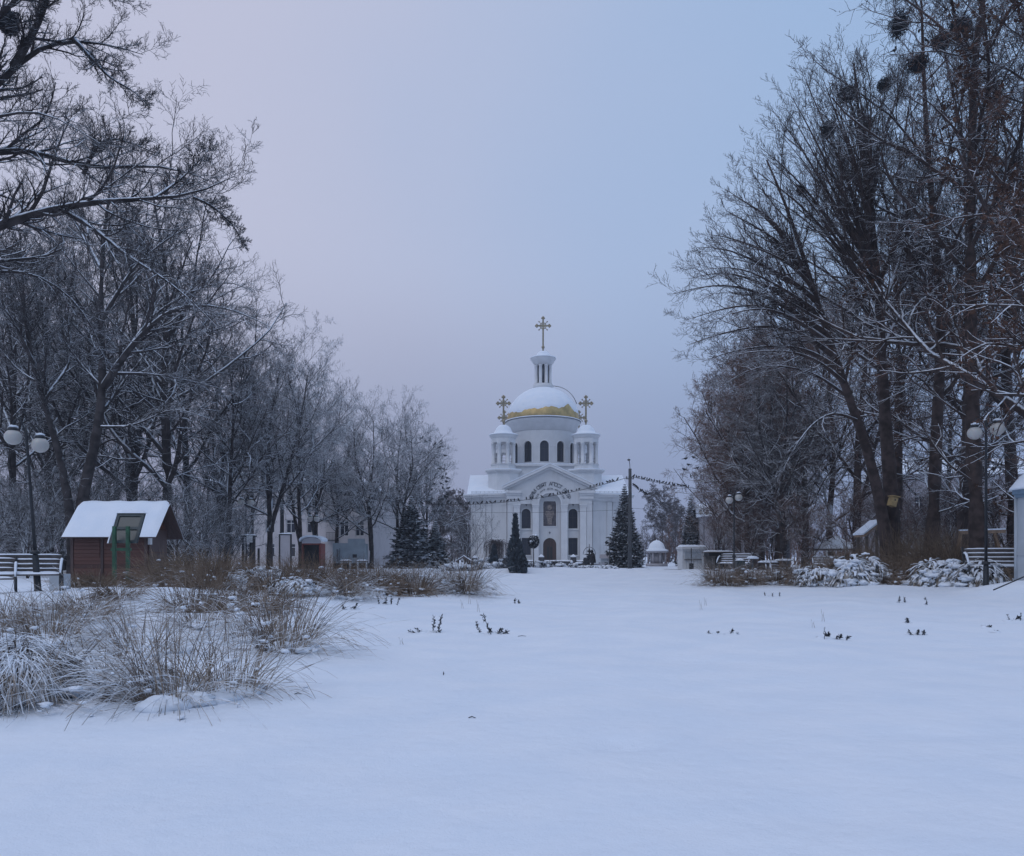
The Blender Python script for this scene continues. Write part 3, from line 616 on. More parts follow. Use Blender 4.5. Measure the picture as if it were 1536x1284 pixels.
# green notice stand
YS = 26.4; st = thing('notice_stand', 'green glazed notice board on two posts in front of the kiosk', 'notice board', (wx(190, YS), YS, g1(wx(190, YS), YS) - .05))
zb = g1(wx(190, YS), YS) - .05
for px in (180, 200):
    x = wx(px, YS) - wx(190, YS); m = MB(); m.box(x - .055, x + .055, -.42, -.32, 0, wz(790, YS) - zb); m.build('post', M['green'], st, .008)
zt, zl = wz(769, YS) - zb, wz(815, YS) - zb; bw = .45
def bd(u, d, v):   # board plane leans back
    t = (v - zl) / (zt - zl); return (u + .0, -.28 + .6 * t + d, v)
m = MB(); m.plate(rect(0, 2 * bw, zl, zt), [rect(0, 2 * bw - .18, zl + .55, zt - .1), rect(0, 2 * bw - .18, zl + .1, zl + .46)], 0, .1, 0, bd); fr_ = m.build('board', M['green_dark'], st)
m = MB(); m.plate(rect(0, 2 * bw - .16, zl + .54, zt - .09), [], .04, .06, 0, bd); m.plate(rect(0, 2 * bw - .16, zl + .09, zl + .47), [], .04, .06, 0, bd); m.build('pane', M['board_glass'], fr_)
m = MB(); snow_strip(m, -bw - .04, bw + .04, .28, .48, zt, .12, 0, 4); m.plate([(-bw - .05, zl), (-bw - .01, zl), (-bw - .01, zt), (-bw - .05, zt)], [], -.02, .08, 0, bd); m.build('top_snow', M['snowcap'], st)
m = MB(); m.box(-.33, .33, -.40, -.34, zl - .25, zl - .16); m.build('cross_rail', M['green'], st)
# benches
def make_bench(name, label, loc, rz, group, L=1.7):
    b = thing(name, label, 'bench', loc, rz, group)
    for k in range(3):
        m = MB(); y = -.12 - .15 * k; m.box(-L / 2, L / 2, y - .06, y + .06, .42 - .01 * k, .46 - .01 * k); o = m.build('seat_slat', M['wood_grey'], b)
        m = MB(); snow_strip(m, -L / 2 - .01, L / 2 + .01, y - .07, y + .07, .46 - .01 * k, .045, 0, k); m.build('slat_snow', M['snowcap'], o)
    for k in range(4):
        z = .53 + .12 * k; y = .0 + .05 * k; m = MB(); m.box(-L / 2, L / 2, y - .02, y + .02, z - .045, z + .045); o = m.build('back_slat', M['wood_grey'], b)
        m = MB(); snow_strip(m, -L / 2 - .01, L / 2 + .01, y - .035, y + .025, z + .04, .03, 0, 9 + k); m.build('slat_snow', M['snowcap'], o)
    for s in (-1, 1):
        x = s * (L / 2 + .03); m = MB()
        m.tube([(x, .2, .98), (x, .13, .8), (x, .04, .55), (x, -.02, .42), (x, .04, .2), (x, .16, 0)], .028, 7)
        m.tube([(x, .06, .78), (x, -.1, .80), (x, -.26, .74), (x, -.42, .58), (x, -.54, .38), (x, -.58, .18), (x, -.56, 0)], .028, 7)
        m.tube([(x, -.02, .42), (x, -.25, .42), (x, -.48, .40)], .024, 6)
        m.tube([(x, -.08 - .1 * math.cos(t), .2 + .12 * math.sin(t)) for t in np.linspace(-1.5, 4.5, 14)], .018, 6)
        m.tube([(x, -.36 - .1 * math.cos(t), .2 - .12 * math.sin(t)) for t in np.linspace(-1.5, 4.5, 14)], .018, 6)
        o = m.build('side_frame', M['metal'], b)
        m = MB(); m.tube([(x, .05, .805), (x, -.1, .825), (x, -.26, .765), (x, -.42, .605), (x, -.53, .41)], [.02, .034, .034, .03, .015], 7); m.build('arm_snow', M['snowcap'], o)
    return b
bz = lambda px, Y, dz=0: (wx(px, Y), Y, g1(wx(px, Y), Y) + dz)
bench = make_bench('park_bench', 'snow-covered slatted bench with curved iron arms left of the kiosk', bz(35, 20.6, .02), R(24), 'snowy park benches')
dup(bench, bz(-38, 20.0, .0), R(30), 'snow-covered bench cut off by the left edge of the photo', scale=1.)
dup(bench, bz(1498, 24.6, .22), R(-16), 'snow-covered slatted bench beside the pale blue booth', scale=1.08)
dup(bench, bz(1104, 45, .1), R(-38), 'snow-covered bench below the street lamp at the right edge of the square', scale=1.05)
dup(bench, bz(1240, 44, .15), R(-15), 'snowy bench in front of the small tent pavilion', scale=.85)
# street lamps with two globes
def make_lamp(label, loc, rz, H, s=.215, spread=.3, lean=(0, 0), group='twin globe street lamps', drop=(0, .0)):
    t = thing('street_lamp', label, 'street lamp', loc, rz, group); lx, ly = lean
    P = lambda z: (lx * z / H, ly * z / H, z)
    m = MB(); m.tube([P(0), P(.05), P(.9), P(1.0)], [.11, .085, .075, .05], 12); m.tube([P(1.0), P(H + .1), P(H + .32)], [.045, .034, .012], 10); m.lathe([(.1, .95), (.12, .98), (.1, 1.03), (.05, 1.06)], 12, P(1.0)[:2]); m.build('pole', M['metal'], t)
    for k, s_ in enumerate((-1, 1)):
        x0, y0, z0 = P(H); pts = [(x0 + s_ * spread * f, y0, z0 + h - drop[k]) for f, h in ((0, -.12), (.15, .12), (.42, .34), (.75, .40), (.98, .30), (1.0, .16))]
        pts[0] = (x0, y0, z0 - .12)
        m = MB(); m.tube(pts, .02, 7); m.tube([(x0 + s_ * (.12 + .1 * math.cos(q)), y0, z0 + .5 + .1 * math.sin(q) - drop[k]) for q in np.linspace(3.5, 9.2, 12)], .013, 6); arm = m.build('arm', M['metal'], t)
        gc = (x0 + s_ * spread, y0, z0 - .08 - drop[k])
        m = MB(); m.lathe([(.0, gc[2] + s + .07), (.10, gc[2] + s + .04), (.13, gc[2] + s - .03), (.09, gc[2] + s - .05)], 14, gc[:2]); m.build('collar', M['metal'], arm)
        m = MB(); m.blob(gc, (s, s, s * .96), 0, 0, 20, 12); m.build('globe', M['globe'], arm)
        m = MB(); m.blob((gc[0], gc[1], gc[2] + s + .06), (.11, .11, .045), .2, k, 10, 6); m.build('cap_snow', M['snowcap'], arm)
    return t
YL = 20.5; l0 = bz(57, YL)
make_lamp('twin globe street lamp on a leaning black pole beside the left bench', l0, R(14), wz(658, YL) - l0[2], .205, .31, (-.26, 0), drop=(-.1, .08))
YL = 43; l0 = bz(1101, YL); make_lamp('twin globe street lamp at the right edge of the open snow', l0, R(-12), wz(746, YL) - l0[2], .2, .24, (0, 0), drop=(.07, -.07))
YL = 23.5; l0 = bz(1479, YL, -.3); make_lamp('tall twin globe street lamp by the trunk beside the pale blue booth', l0, R(10), wz(641, YL) - l0[2], .2, .38, (.0, 0), drop=(.1, -.05))
YL = 78; l0 = bz(1056, YL); make_lamp('distant twin globe street lamp behind the white stall', l0, 0, wz(768, YL) - l0[2], .2, .3)
YL = 52; l0 = bz(369, YL); make_lamp('twin globe street lamp half hidden in the dense trees right of the kiosk', l0, R(20), wz(752, YL) - l0[2], .225, .3)
YL = 62; l0 = bz(470, YL); make_lamp('twin globe street lamp behind the arched red booth', l0, R(-10), wz(777, YL) - l0[2], .225, .28)
# utility poles and wires
def upole(px, Y, ytop, label, lamp=False):
    x = wx(px, Y); z0 = g1(x, Y) - .1; H = wz(ytop, Y) - z0
    t = thing('utility_pole', label, 'utility pole', (x, Y, z0)); m = MB(); m.tube([(0, 0, 0), (0, 0, H * .5), (0, 0, H)], [.2, .17, .14], 10); m.build('pole', M['concrete'], t)
    m = MB(); m.box(-.35, .35, -.05, .05, H - .95, H - .87)
    for x_ in (-.3, 0, .3): m.lathe([(.03, H - .87), (.06, H - .8), (.05, H - .7), (.02, H - .68)], 8, (x_, 0))
    m.build('crossarm', M['greymetal'], t)
    if lamp:
        m = MB(); m.tube([(0, 0, H), (-.02, 0, H + .4), (-.06, 0, H + .7), (-.2, -.1, H + .85)], .03, 6); m.build('bracket', M['greymetal'], t)
        m = MB(); m.blob((-.12, -.1, H + .78), (.14, .18, .1), 0, 0, 10, 6); m.build('lamp_head', M['greymetal'], t)
    return t
YW = 72.0
upole(945, YW, 703, 'dark utility pole with a small lamp standing right of the church', True)
upole(423, YW, 708, 'thin dark utility pole among the trees left of the pale house')
upole(1182, YW, 722, 'utility pole hidden among the trees at the right')
def wire_pts(p0, pm, p1, n=40):
    (x0, y0, d0), (x1, y1, d1), (x2, y2, d2) = p0, pm, p1
    A = np.array([[1, 0, 0], [1, x1 - x0, (x1 - x0) ** 2], [1, x2 - x0, (x2 - x0) ** 2]]); c = np.linalg.solve(A, [y0, y1, y2]); out = []
    for i in range(n + 1):
        px = x0 + (x2 - x0) * i / n; t = px - x0; Y = d0 + (d2 - d0) * i / n; out.append(W(px, c[0] + c[1] * t + c[2] * t * t, Y))
    return np.array(out)
wires = []
def wire(label, p0, pm, p1, r=.025):
    P = wire_pts(p0, pm, p1); m = MB(); m.tube(P, r, 5); o = m.build('overhead_wire', M['wire']); tag(o, label, 'wire'); wires.append(P); return P
w1 = wire('overhead wire lined with birds crossing in front of the church', (942, 716, YW), (680, 757, YW), (423, 719, YW), .022)
w2 = wire('overhead wire lined with birds running right from the pole into the trees', (948, 715, YW), (1030, 731, YW), (1182, 735, YW), .022)
w3 = wire('short overhead wire slanting down behind the pole to the far lamp', (948, 727, YW), (985, 752, 74), (1056, 771, 78), .018)
wire('thin lower wire without birds crossing the church front', (943, 764, YW), (740, 769, YW), (423, 752, YW), .012)
wire('thin bare wire running right from the pole below the birds', (947, 762, YW), (1010, 767, 76), (1090, 772, 84), .012)
# birds
def bird_mesh():
    m = MB(); m.blob((0, 0, .13), (.15, .075, .085), 0, 0, 9, 6); m.blob((.13, 0, .21), (.06, .05, .055), 0, 0, 8, 5)
    m.prism([(-.1, .15), (-.34, .06), (-.33, .03), (-.1, .07)], 'y', -.035, .035); m.prism([(.18, .22), (.25, .195), (.18, .19)], 'y', -.012, .012)
    m.bar((.02, .03, 0), (.02, .03, .08), .015, .015); m.bar((.02, -.03, 0), (.02, -.03, .08), .015, .015)
    return m
bird0 = bird_mesh().build('bird', M['bird']); first = [True]
def bird(p, rz, label, group, s=1.):
    if first[0]: o = bird0; first[0] = False
    else: o = bird0.copy(); COL.objects.link(o)
    o.location = p; o.rotation_euler = (0, random.uniform(-.45, .15), rz); o.scale = (s,) * 3; tag(o, label, 'bird', group)
def along(P, px):
    q = P[:, 0] / P[:, 1] * F + CX; o = np.argsort(q); return np.array([np.interp(px, q[o], P[o, k]) for k in range(3)])
wb = []; px = 484.0
while px < 938:
    if not (560 < px < 652 and random.random() < .5) and not (872 < px < 880) and not (932 < px < 936):
        p = along(w1, px); wb.append((p, px)); 0 and bird((p[0], p[1], p[2] + .02), random.choice((R(60), R(120), R(-70), R(-110))) + random.uniform(-.5, .5), 'small dark bird perched on the wire in front of the church', 'birds on the wire crossing the church', random.uniform(.88, 1.12))
    px += random.uniform(3.6, 7.6) if random.random() < .85 else random.uniform(8, 14)
def nth(i): return '%d%s' % (i, 'th' if 10 < i % 100 < 14 else {1: 'st', 2: 'nd', 3: 'rd'}.get(i % 10, 'th'))
for i, (p, px) in enumerate(wb[::-1]):
    bird((p[0], p[1], p[2] + .02), random.choice((R(60), R(120), R(-70), R(-110))) + random.uniform(-.5, .5), 'small dark bird on the church wire, %s to the left of the utility pole' % nth(i + 1), 'birds on the wire crossing the church', random.uniform(.74, .96))
k1 = k2 = 0
px = 951.0
while px < 1034:
    k1 += 1; p = along(w2, px); bird((p[0], p[1], p[2] + .02), random.uniform(0, 6.28), 'small dark bird on the right-hand wire, %s to the right of the utility pole' % nth(k1), 'birds on the wire right of the pole', random.uniform(.74, .95)); px += random.uniform(3., 5.2)
px = 951.0
while px < 971:
    k2 += 1; p = along(w3, px); bird((p[0], p[1], p[2] + .02), random.uniform(0, 6.28), 'small dark bird on the short slanting wire, %s down from the pole' % nth(k2), 'birds on the slanting wire', .95); px += random.uniform(1.6, 2.6) if not 957 < px < 960 else 4
# booth at the right edge
YR = 22.0; bx = wx(1588, YR); zb = g1(bx, YR) - .05
bo = thing('booth', 'pale blue domed booth cut off by the right edge of the photo', 'booth', (bx, YR, zb)); ez = wz(737, YR) - zb; rb = 1.0
m = MB(); m.prism(octa(rb, (0, 0)), 'z', 0.1, ez - .12); m.build('wall', M['pale_panel'], bo)
m = MB()
for i in range(8):
    a = math.pi / 8 + i * math.pi / 4; m.lathe([(.055, .0), (.055, ez - .1)], 8, (rb * math.cos(a), rb * math.sin(a)))
m.build('corner_post', M['pale_panel'], bo)
for r_, z0_, z1_, nm_ in ((.05, 0., .12, 'base_rail'), (.03, .82, .88, 'rail')): m = MB(); m.prism(octa(rb + r_, (0, 0)), 'z', z0_, z1_); m.build(nm_, M['pale_panel'], bo)
m = MB(); m.prism(octa(rb + .05, (0, 0)), 'z', ez - .16, ez - .06); m.prism(octa(rb + .10, (0, 0)), 'z', ez - .06, ez + .06); m.build('cornice', M['blue_paint'], bo)
m = MB(); m.lathe([(rb + .16, ez + .06), (rb + .16, ez + .12), (rb + .08, ez + .22), (rb - .06, ez + .42), (rb - .25, ez + .58), (.2, ez + .7), (0, ez + .72)], 32); m.build('roof_snow', M['snowcap'], bo)
# hand rail left of booth
m = MB(); p0 = W(1490, 885, 19.8); p1 = W(1548, 860, 19.0); m.tube([p0, p1], .016, 6); o = m.build('leaning_pole', M['metal']); tag(o, 'dark pole lying slanted in the snow in front of the pale blue booth', 'pole')
# playhouse, timber frame, pavilion
Yp = 34.0; ph = thing('bird_feeder_house', 'small open timber shelter with steep snow-covered roof beside the leaning trunk', 'shelter', bz(1309, Yp)); z0 = bz(1309, Yp)[2]; t1 = wz(783, Yp) - z0; t0 = wz(803, Yp) - z0
m = MB(); m.prism([(-.58, t0), (.12, t1), (.42, t1 - .28), (.42, t1 - .36), (.12, t1 - .08), (-.58, t0 - .08)], 'y', -.5, .5); ro = m.build('roof', M['wood_pale'], ph)
m = MB(); m.prism([(-.62, t0 + .01), (.12, t1 + .005), (.12, t1 + .1), (-.62, t0 + .08)], 'y', -.53, .53); m.prism([(.12, t1 + .005), (.44, t1 - .275), (.44, t1 - .2), (.12, t1 + .1)], 'y', -.53, .53); m.build('roof_snow', M['snowcap'], ro)
for x, y in ((-.45, -.42), (.36, -.42), (-.45, .42), (.36, .42)):
    m = MB(); m.box(x - .05, x + .05, y - .05, y + .05, 0, t0 + (x + .45) * .35 - .05); m.build('post', M['wood_grey'], ph)
m = MB(); m.box(-.3, .42, -.5, .5, .62, .68); m.build('shelf', M['wood_snow'], ph)
Yp = 29.0; tf = thing('timber_frame', 'pale timber swing frame with snow on its top beam near the right edge', 'frame', bz(1466, Yp)); z0 = bz(1466, Yp)[2]; tz = wz(799, Yp) - z0
m = MB(); m.bar((-.65, 0, tz), (1.0, 0, tz + .05), .1, .12); m.build('top_beam', M['wood_pale'], tf)
m = MB(); m.bar((-.65, 0, tz + .085), (1.0, 0, tz + .135), .11, .05); m.build('beam_snow', M['snowcap'], tf)
for x, dx, dy in ((-.6, -.3, .3), (-.6, -.3, -.3), (.62, .5, .3), (.62, .5, -.3)):
    m = MB(); m.bar((x, 0, tz), (x + dx, dy, -.05), .08, .08); m.build('leg', M['wood_pale'], tf)
Yp = 50.0; pv = thing('tent_pavilion', 'small pavilion with a low snow-covered tent roof on thin posts', 'pavilion', bz(1254, Yp)); z0 = bz(1254, Yp)[2]; e = wz(823, Yp) - z0; tp = wz(804, Yp) - z0
m = MB(); m.add([(-1.05, -1.05, e), (1.05, -1.05, e), (1.05, 1.05, e), (-1.05, 1.05, e), (-.1, 0, tp), (.1, 0, tp)], [(0, 1, 5, 4), (1, 2, 5), (2, 3, 4, 5), (3, 0, 4), (0, 3, 2, 1)]); m.build('roof', M['snowcap'], pv, .03)
m = MB(); m.box(-1.0, 1.0, -1.0, 1.0, e - .12, e - .003); m.build('roof_frame', M['wood_grey'], pv)
for x in (-.95, .95):
    for y in (-.95, .95): m = MB(); m.box(x - .04, x + .04, y - .04, y + .04, 0, e - .12); m.build('post', M['white_paint'], pv)
m = MB(); m.box(-.9, .9, .8, .86, .2, .75); m.build('back_panel', M['wood_grey'], pv)
# feeder box on the big trunk
nb = thing('nest_box', 'yellow wooden nest box nailed to the thick right trunk', 'nest box', W(1339, 752, 31.3)); nb.rotation_euler = (0, R(18), R(15))
m = MB(); m.box(-.13, .13, -.12, .12, -.2, .17); m.build('body', M['yellow'], nb, .006)
m = MB(); m.prism([(-.17, .15), (.17, .21), (.17, .25), (-.17, .19)], 'y', -.17, .15); m.build('roof', M['yellow'], nb)
m = MB(); m.lathe([(.035, -.005), (.035, 0)], 12); o = m.build('entrance_hole', M['dark'], nb); o.rotation_euler = (R(90), 0, 0); o.location = (0, -.122, .05)
# tree stump
sp = MB(); sp.tube([(0, 0, -.1), (0, 0, .15), (.03, 0, .7), (.05, .02, 1.15)], [.55, .42, .36, .34], 14); o = sp.build('tree_stump', M['bark']); o.location = bz(1374, 34.5); tag(o, 'dark snow-topped stump between the thick right trunk and the next tree', 'stump')
# white stall and dark shed
Yp = 65.0; z0 = bz(1041, Yp)[2]; wsx = wx(1041, Yp)
sl = thing('market_stall', 'white boarded stall with snow on its flat roof', 'stall', (wsx, Yp, z0), R(4)); H = wz(818, Yp) - z0
m = MB(); m.box(-.95, .95, 0, 1.5, 0, H - .3); m.build('wall', M['white_paint'], sl)
m = MB(); m.box(-1.05, 1.05, -.35, 1.6, H - .3, H - .12); m.build('roof', M['white_paint'], sl)
m = MB(); snow_strip(m, -1.05, 1.05, -.36, 1.6, H - .12, .16, 0, 2); m.build('roof_snow', M['snowcap'], sl)
m = MB()
for i in range(7): m.box(-.94 + i * .3, -.91 + i * .3, -.02, -.002, .1, H - .4)
m.build('batten', M['pale_panel'], sl)
m = MB(); m.box(-.75, .55, -.03, -.003, .85, H - .55); m.build('hatch', M['pale_panel'], sl)
m = MB(); m.box(-.8, .6, -.18, -.004, .78, .84); m.build('counter', M['wood_grey'], sl)
m = MB(); m.tube([(0, 0, 0), (0, 0, 1.7)], .035, 8); m.box(-.16, .16, -.1, .1, .05, .5); o = m.build('litter_bin_post', M['metal']); o.location = bz(1037, 62.5); tag(o, 'thin dark post with a litter bin in front of the white stall', 'litter bin')
Yp = 60.0; z0 = bz(1086, Yp)[2]; sd_ = thing('shed', 'low dark shed with snow along its flat roof beside the street lamp', 'shed', bz(1084, Yp)); H = wz(827, Yp) - z0
m = MB(); m.box(-1.05, .75, 0, 1.5, 0, H - .1); m.build('wall', M['dark'], sd_)
m = MB(); m.box(-1.2, .85, -.2, 1.6, H - .1, H - .02); ro = m.build('roof', M['wood_grey'], sd_)
m = MB(); snow_strip(m, -1.2, .85, -.2, 1.6, H - .02, .1, 0, 8); m.build('roof_snow', M['snowcap'], ro)
m = MB(); m.box(-1.5, -.8, -.9, -.3, 0, .95); m.box(-1.55, -.75, -.95, -.25, .95, 1.0); o = m.build('counter', M['wood_snow'], sd_)
tb = thing('snowy_table', 'small round snow-capped table right of the lamp bench', 'table', bz(1129, 43.5))
m = MB(); m.lathe([(.3, .78), (.3, .82)], 16); m.build('tabletop', M['wood_grey'], tb)
m = MB(); m.lathe([(.32, .81), (.31, .88), (.2, .95), (0, .97)], 16); m.build('top_snow', M['snowcap'], tb)
m = MB(); m.lathe([(.2, 0), (.05, .06), (.05, .78)], 10); m.build('leg', M['greymetal'], tb)
tb['label'] = 'small round snow-capped table, the nearest to the lamp bench'
for px_, Y_, lb in ((1152, 47, 'snow-capped table in the middle of the row of three before the forked tree'), (1176, 50, 'snow-capped table right below the forked tree trunk')): dup(tb, bz(px_, Y_), 0, lb, None, (1.9, 1, .8))
bn = thing('litter_bin', 'square dark green litter bin with snow on top beside the lamp bench', 'litter bin', bz(1110, 41)); m = MB(); m.box(-.2, .2, -.2, .2, .06, .75); m.box(-.23, .23, -.23, .23, .75, .8); m.build('body', M['green_dark'], bn, .01)
m = MB(); snow_strip(m, -.23, .23, -.23, .23, .8, .09, 0, 5); m.build('top_snow', M['snowcap'], bn)
# domed gazebo
Yp = 95.0; z0 = bz(985, Yp)[2]; gb_ = thing('gazebo', 'round domed gazebo with snow-covered cap on pale columns', 'gazebo', bz(985, Yp)); e = wz(827, Yp) - z0
m = MB(); m.lathe([(1.3, 0), (1.3, .35)], 24); m.build('base', M['plaster_grey'], gb_)
for i in range(8):
    a = i * math.pi / 4 + .2; m = MB(); m.lathe([(.1, .35), (.1, e - .15)], 8, (1.08 * math.cos(a), 1.08 * math.sin(a))); m.build('column', M['plaster_grey'], gb_)
m = MB(); m.lathe([(1.0, e - .18), (1.25, e - .18), (1.4, e), (1.1, e + .01)], 24); m.build('cornice', M['plaster_grey'], gb_)
m = MB(); m.lathe([(1.42, e), (1.3, e + .18), (1.0, e + .28), (.95, e + .5), (.75, e + .95), (.35, e + 1.25), (.06, e + 1.32), (0, e + 1.5)], 24); m.build('dome', M['snowcap'], gb_)
m = MB(); m.lathe([(.75, .35), (.75, e - .2)], 16); m.build('inner_wall', M['plaster_grey'], gb_)
# kerb and low stone fence
m = MB()
for a, b in (((858, 63), (905, 61)), ((905.5, 61), (1000, 60.5)), ((1000.5, 60.5), (1078, 57))):
    p, q = Gp(*a), Gp(*b); m.bar((p[0], p[1], .06), (q[0], q[1], .06), .35, .3)
o = m.build('kerb', M['stone_snow']); tag(o, kind='structure')
def wall_run(name, label, px0, px1, Y, ht, posts):
    x0, x1 = wx(px0, Y), wx(px1, Y); z0 = g1((x0 + x1) / 2, Y) - .1; cx_ = (x0 + x1) / 2; t = thing(name, label, 'wall', (cx_, Y, z0))
    m = MB(); m.box(x0 - cx_, x1 - cx_, -.15, .15, 0, ht - .08); m.build('panel', M['stone'], t)
    m = MB(); snow_strip(m, x0 - cx_, x1 - cx_, -.2, .2, ht - .08, .12, 0, 3); m.build('top_snow', M['snowcap'], t)
    for p in posts:
        x = wx(p, Y) - cx_; m = MB(); m.box(x - .3, x + .3, -.3, .3, 0, ht + .35); o = m.build('pillar', M['stone'], t)
        m = MB(); m.lathe([(.42, ht + .35), (.42, ht + .42), (.3, ht + .5), (.12, ht + .62), (0, ht + .66)], 4, (x, 0), a0=math.pi / 4); m.build('cap_snow', M['snowcap'], o)
wall_run('stone_fence', 'low dark stone fence with snow-capped pillars before the church door', 785, 884, 84, .85, (812, 860))
wall_run('stone_wall', 'low dark wall between the wooden well house and the small weeping tree', 702, 760, 84, .75, (712, 758))
# person
def person(name, label, loc, rz):
    me = bpy.data.meshes.new(name); bm = bmesh.new(); sk = bm.verts.layers.skin.verify()
    J = [((0, 0, .95), .17), ((0, .0, 1.2), .19), ((.02, 0, 1.42), .16), ((.07, 0, 1.53), .065), ((.12, 0, 1.64), .105), ((.15, 0, 1.74), .07),
         ((.0, .1, .9), .11), ((.02, .11, .5), .085), ((-.02, .11, .09), .06), ((.13, .12, .04), .045), ((0, -.1, .9), .11), ((.04, -.11, .5), .085), ((.03, -.11, .09), .06), ((.18, -.12, .04), .045),
         ((.0, .22, 1.40), .075), ((-.02, .27, 1.13), .06), ((.14, .22, .95), .045), ((.2, .17, .92), .032), ((0, -.22, 1.40), .075), ((-.02, -.27, 1.13), .06), ((.14, -.22, .95), .045), ((.2, -.17, .92), .032), ((0, 0, .72), .20)]
    E = [(0, 1), (1, 2), (2, 3), (3, 4), (4, 5), (0, 6), (6, 7), (7, 8), (8, 9), (0, 10), (10, 11), (11, 12), (12, 13), (2, 14), (14, 15), (15, 16), (16, 17), (2, 18), (18, 19), (19, 20), (20, 21)]
    vs = []
    for p, r in J[:22]:
        v_ = bm.verts.new(p); v_[sk].radius = (r, r); vs.append(v_)
    vs[0][sk].use_root = True
    for a, b in E: bm.edges.new((vs[a], vs[b]))
    bm.to_mesh(me); bm.free(); me.materials.append(M['coat'])
    o = bpy.data.objects.new(name, me); COL.objects.link(o); o.modifiers.new('skin', 'SKIN').use_smooth_shade = True; s = o.modifiers.new('sub', 'SUBSURF'); s.levels = s.render_levels = 2
    o.location = loc; o.rotation_euler = (0, 0, rz); tag(o, label, 'person')
    m = MB(); m.lathe([(.30, .62), (.29, .8), (.26, 1.0), (.25, 1.2), (.23, 1.36), (.12, 1.5), (.09, 1.53)], 18); cc = m.build('coat', M['coat'], o)
    m = MB(); m.blob((.09, 0, 1.66), (.15, .13, .155), .05, 1, 12, 8); m.build('hood', M['coat'], o)
    return o
person('person', 'person in a long dark hooded coat standing on the kerb before the church', bz(889, 73, -.02), R(195))
# iron ornament and lanterns beside the church
Yp = 80; z0 = bz(884, Yp)[2]; wo_ = thing('iron_fountain', 'dark tiered iron ornament under a thin ring arch beside the person', 'ornament', bz(884, Yp)); H = wz(816, Yp) - z0
m = MB(); m.lathe([(.35, 0), (.3, .3), (.08, .4), (.07, H - .9), (.12, H - .7), (.03, H - .4), (.02, H)], 10); m.build('stem', M['metal'], wo_)
for z_, r_ in ((H - 1.05, .5), (H - .72, .26)):
    m = MB(); m.lathe([(.05, z_ - .1), (r_, z_), (r_, z_ + .05), (.05, z_ + .06)], 16); m.build('dish', M['metal'], wo_)
m = MB(); m.tube([(.62 * math.cos(a), 0, H - 1.05 + .75 * math.sin(a)) for a in np.linspace(0, math.pi, 16)], .025, 6); m.build('ring_arch', M['metal'], wo_)
m = MB(); m.blob((-.32, 0, .75), (.3, .25, .4), .35, 3); m.blob((-.1, .1, 1.0), (.2, .2, .25), .35, 4); m.build('planting', M['sprig'], wo_)
Yp = 82; z0 = bz(914, Yp)[2]; lp_ = thing('lantern_post', 'dark lantern post with three lanterns beside the spruce in front of the church', 'street lamp', bz(914.5, Yp)); H = wz(815, Yp) - z0
m = MB(); m.lathe([(.12, 0), (.06, .3), (.045, H)], 8); m.build('pole', M['metal'], lp_)
for x_, z_ in ((-.32, H + .1), (.32, H + .1), (-.22, H - 1.1)):
    m = MB(); m.tube([(0, 0, z_ - .35), (x_, 0, z_ - .3), (x_, 0, z_ - .16)], .02, 6); m.lathe([(.09, z_ - .18), (.17, z_ - .02), (.2, z_), (.06, z_ + .14), (0, z_ + .2)], 6, (x_, 0)); m.build('lantern', M['metal'], lp_)
nt_ = thing('notice_cabinet', 'small grey roofed cabinet on legs left of the lantern post', 'cabinet', bz(907, 83)); 
m = MB(); m.box(-.42, .42, -.1, .1, .55, .98); m.build('body', M['pale_panel'], nt_)
m = MB(); m.prism([(-.4, .98), (.35, .98), (.1, 1.4), (-.15, 1.4)], 'x', -.5, .5); m.build('roof', M['plaster_grey'], nt_)
for x_ in (-.38, .38): m = MB(); m.box(x_ - .05, x_ + .05, -.09, .09, 0, .549); m.build('leg', M['pale_panel'], nt_)
# well house
Yp = 68; z0 = bz(696, Yp)[2]; wl = thing('well_house', 'tiny timber well house with a snowy gable roof left of the church', 'well', bz(696, Yp)); H = wz(834, Yp) - z0
m = MB()
for s in (-1, 1): m.prism([(s * .62, H - .42), (0, H), (0, H - .08), (s * .62, H - .5)], 'y', -.5, .5)
ro = m.build('roof', M['wood_dark'], wl)
m = MB()
for s in (-1, 1): m.prism([(s * .64, H - .41), (0, H + .005), (0, H + .07), (s * .64, H - .36)], 'y', -.52, .52)
m.build('roof_snow', M['snowcap'], ro)
for x_ in (-.48, .48):
    for y_ in (-.4, .4): m = MB(); m.box(x_ - .04, x_ + .04, y_ - .04, y_ + .04, 0, H - .38); m.build('post', M['wood_dark'], wl)
m = MB(); m.box(-.5, .5, -.42, -.38, .5, .56); m.box(-.03, .03, -.41, -.385, .0, .5); m.box(-.5, .5, -.42, -.38, .04, .1); m.build('rail', M['wood_dark'], wl)
m = MB(); m.box(-.42, .42, -.3, .3, .05, .45); m.build('well_box', M['pinkboard'], wl)
# left mid-ground: banner frame, red booth, posts, clad container
Yp = 45; z0 = bz(428, Yp)[2]; bn_ = thing('banner_stand', 'tall pale blank banner in a black frame with snow on top', 'banner stand', bz(428, Yp, -.1)); H = wz(801, Yp) - z0 + .1
m = MB(); m.box(-.28, .28, -.02, .02, .05, H - .06); m.build('banner', M['pinkboard'], bn_)
m = MB(); m.box(-.36, -.28, -.04, .04, 0, H - .06); m.box(.28, .36, -.04, .04, 0, H - .06); m.box(-.36, .36, -.042, .042, H - .06, H); m.build('frame', M['metal'], bn_)
m = MB(); snow_strip(m, -.38, .38, -.06, .06, H, .06, 0, 1); m.build('top_snow', M['snowcap'], bn_)
Yp = 60; z0 = bz(467, Yp)[2]; rb_ = thing('arched_booth', 'dark red booth with a curved snow-covered roof', 'booth', bz(467, Yp)); H = wz(805, Yp) - z0
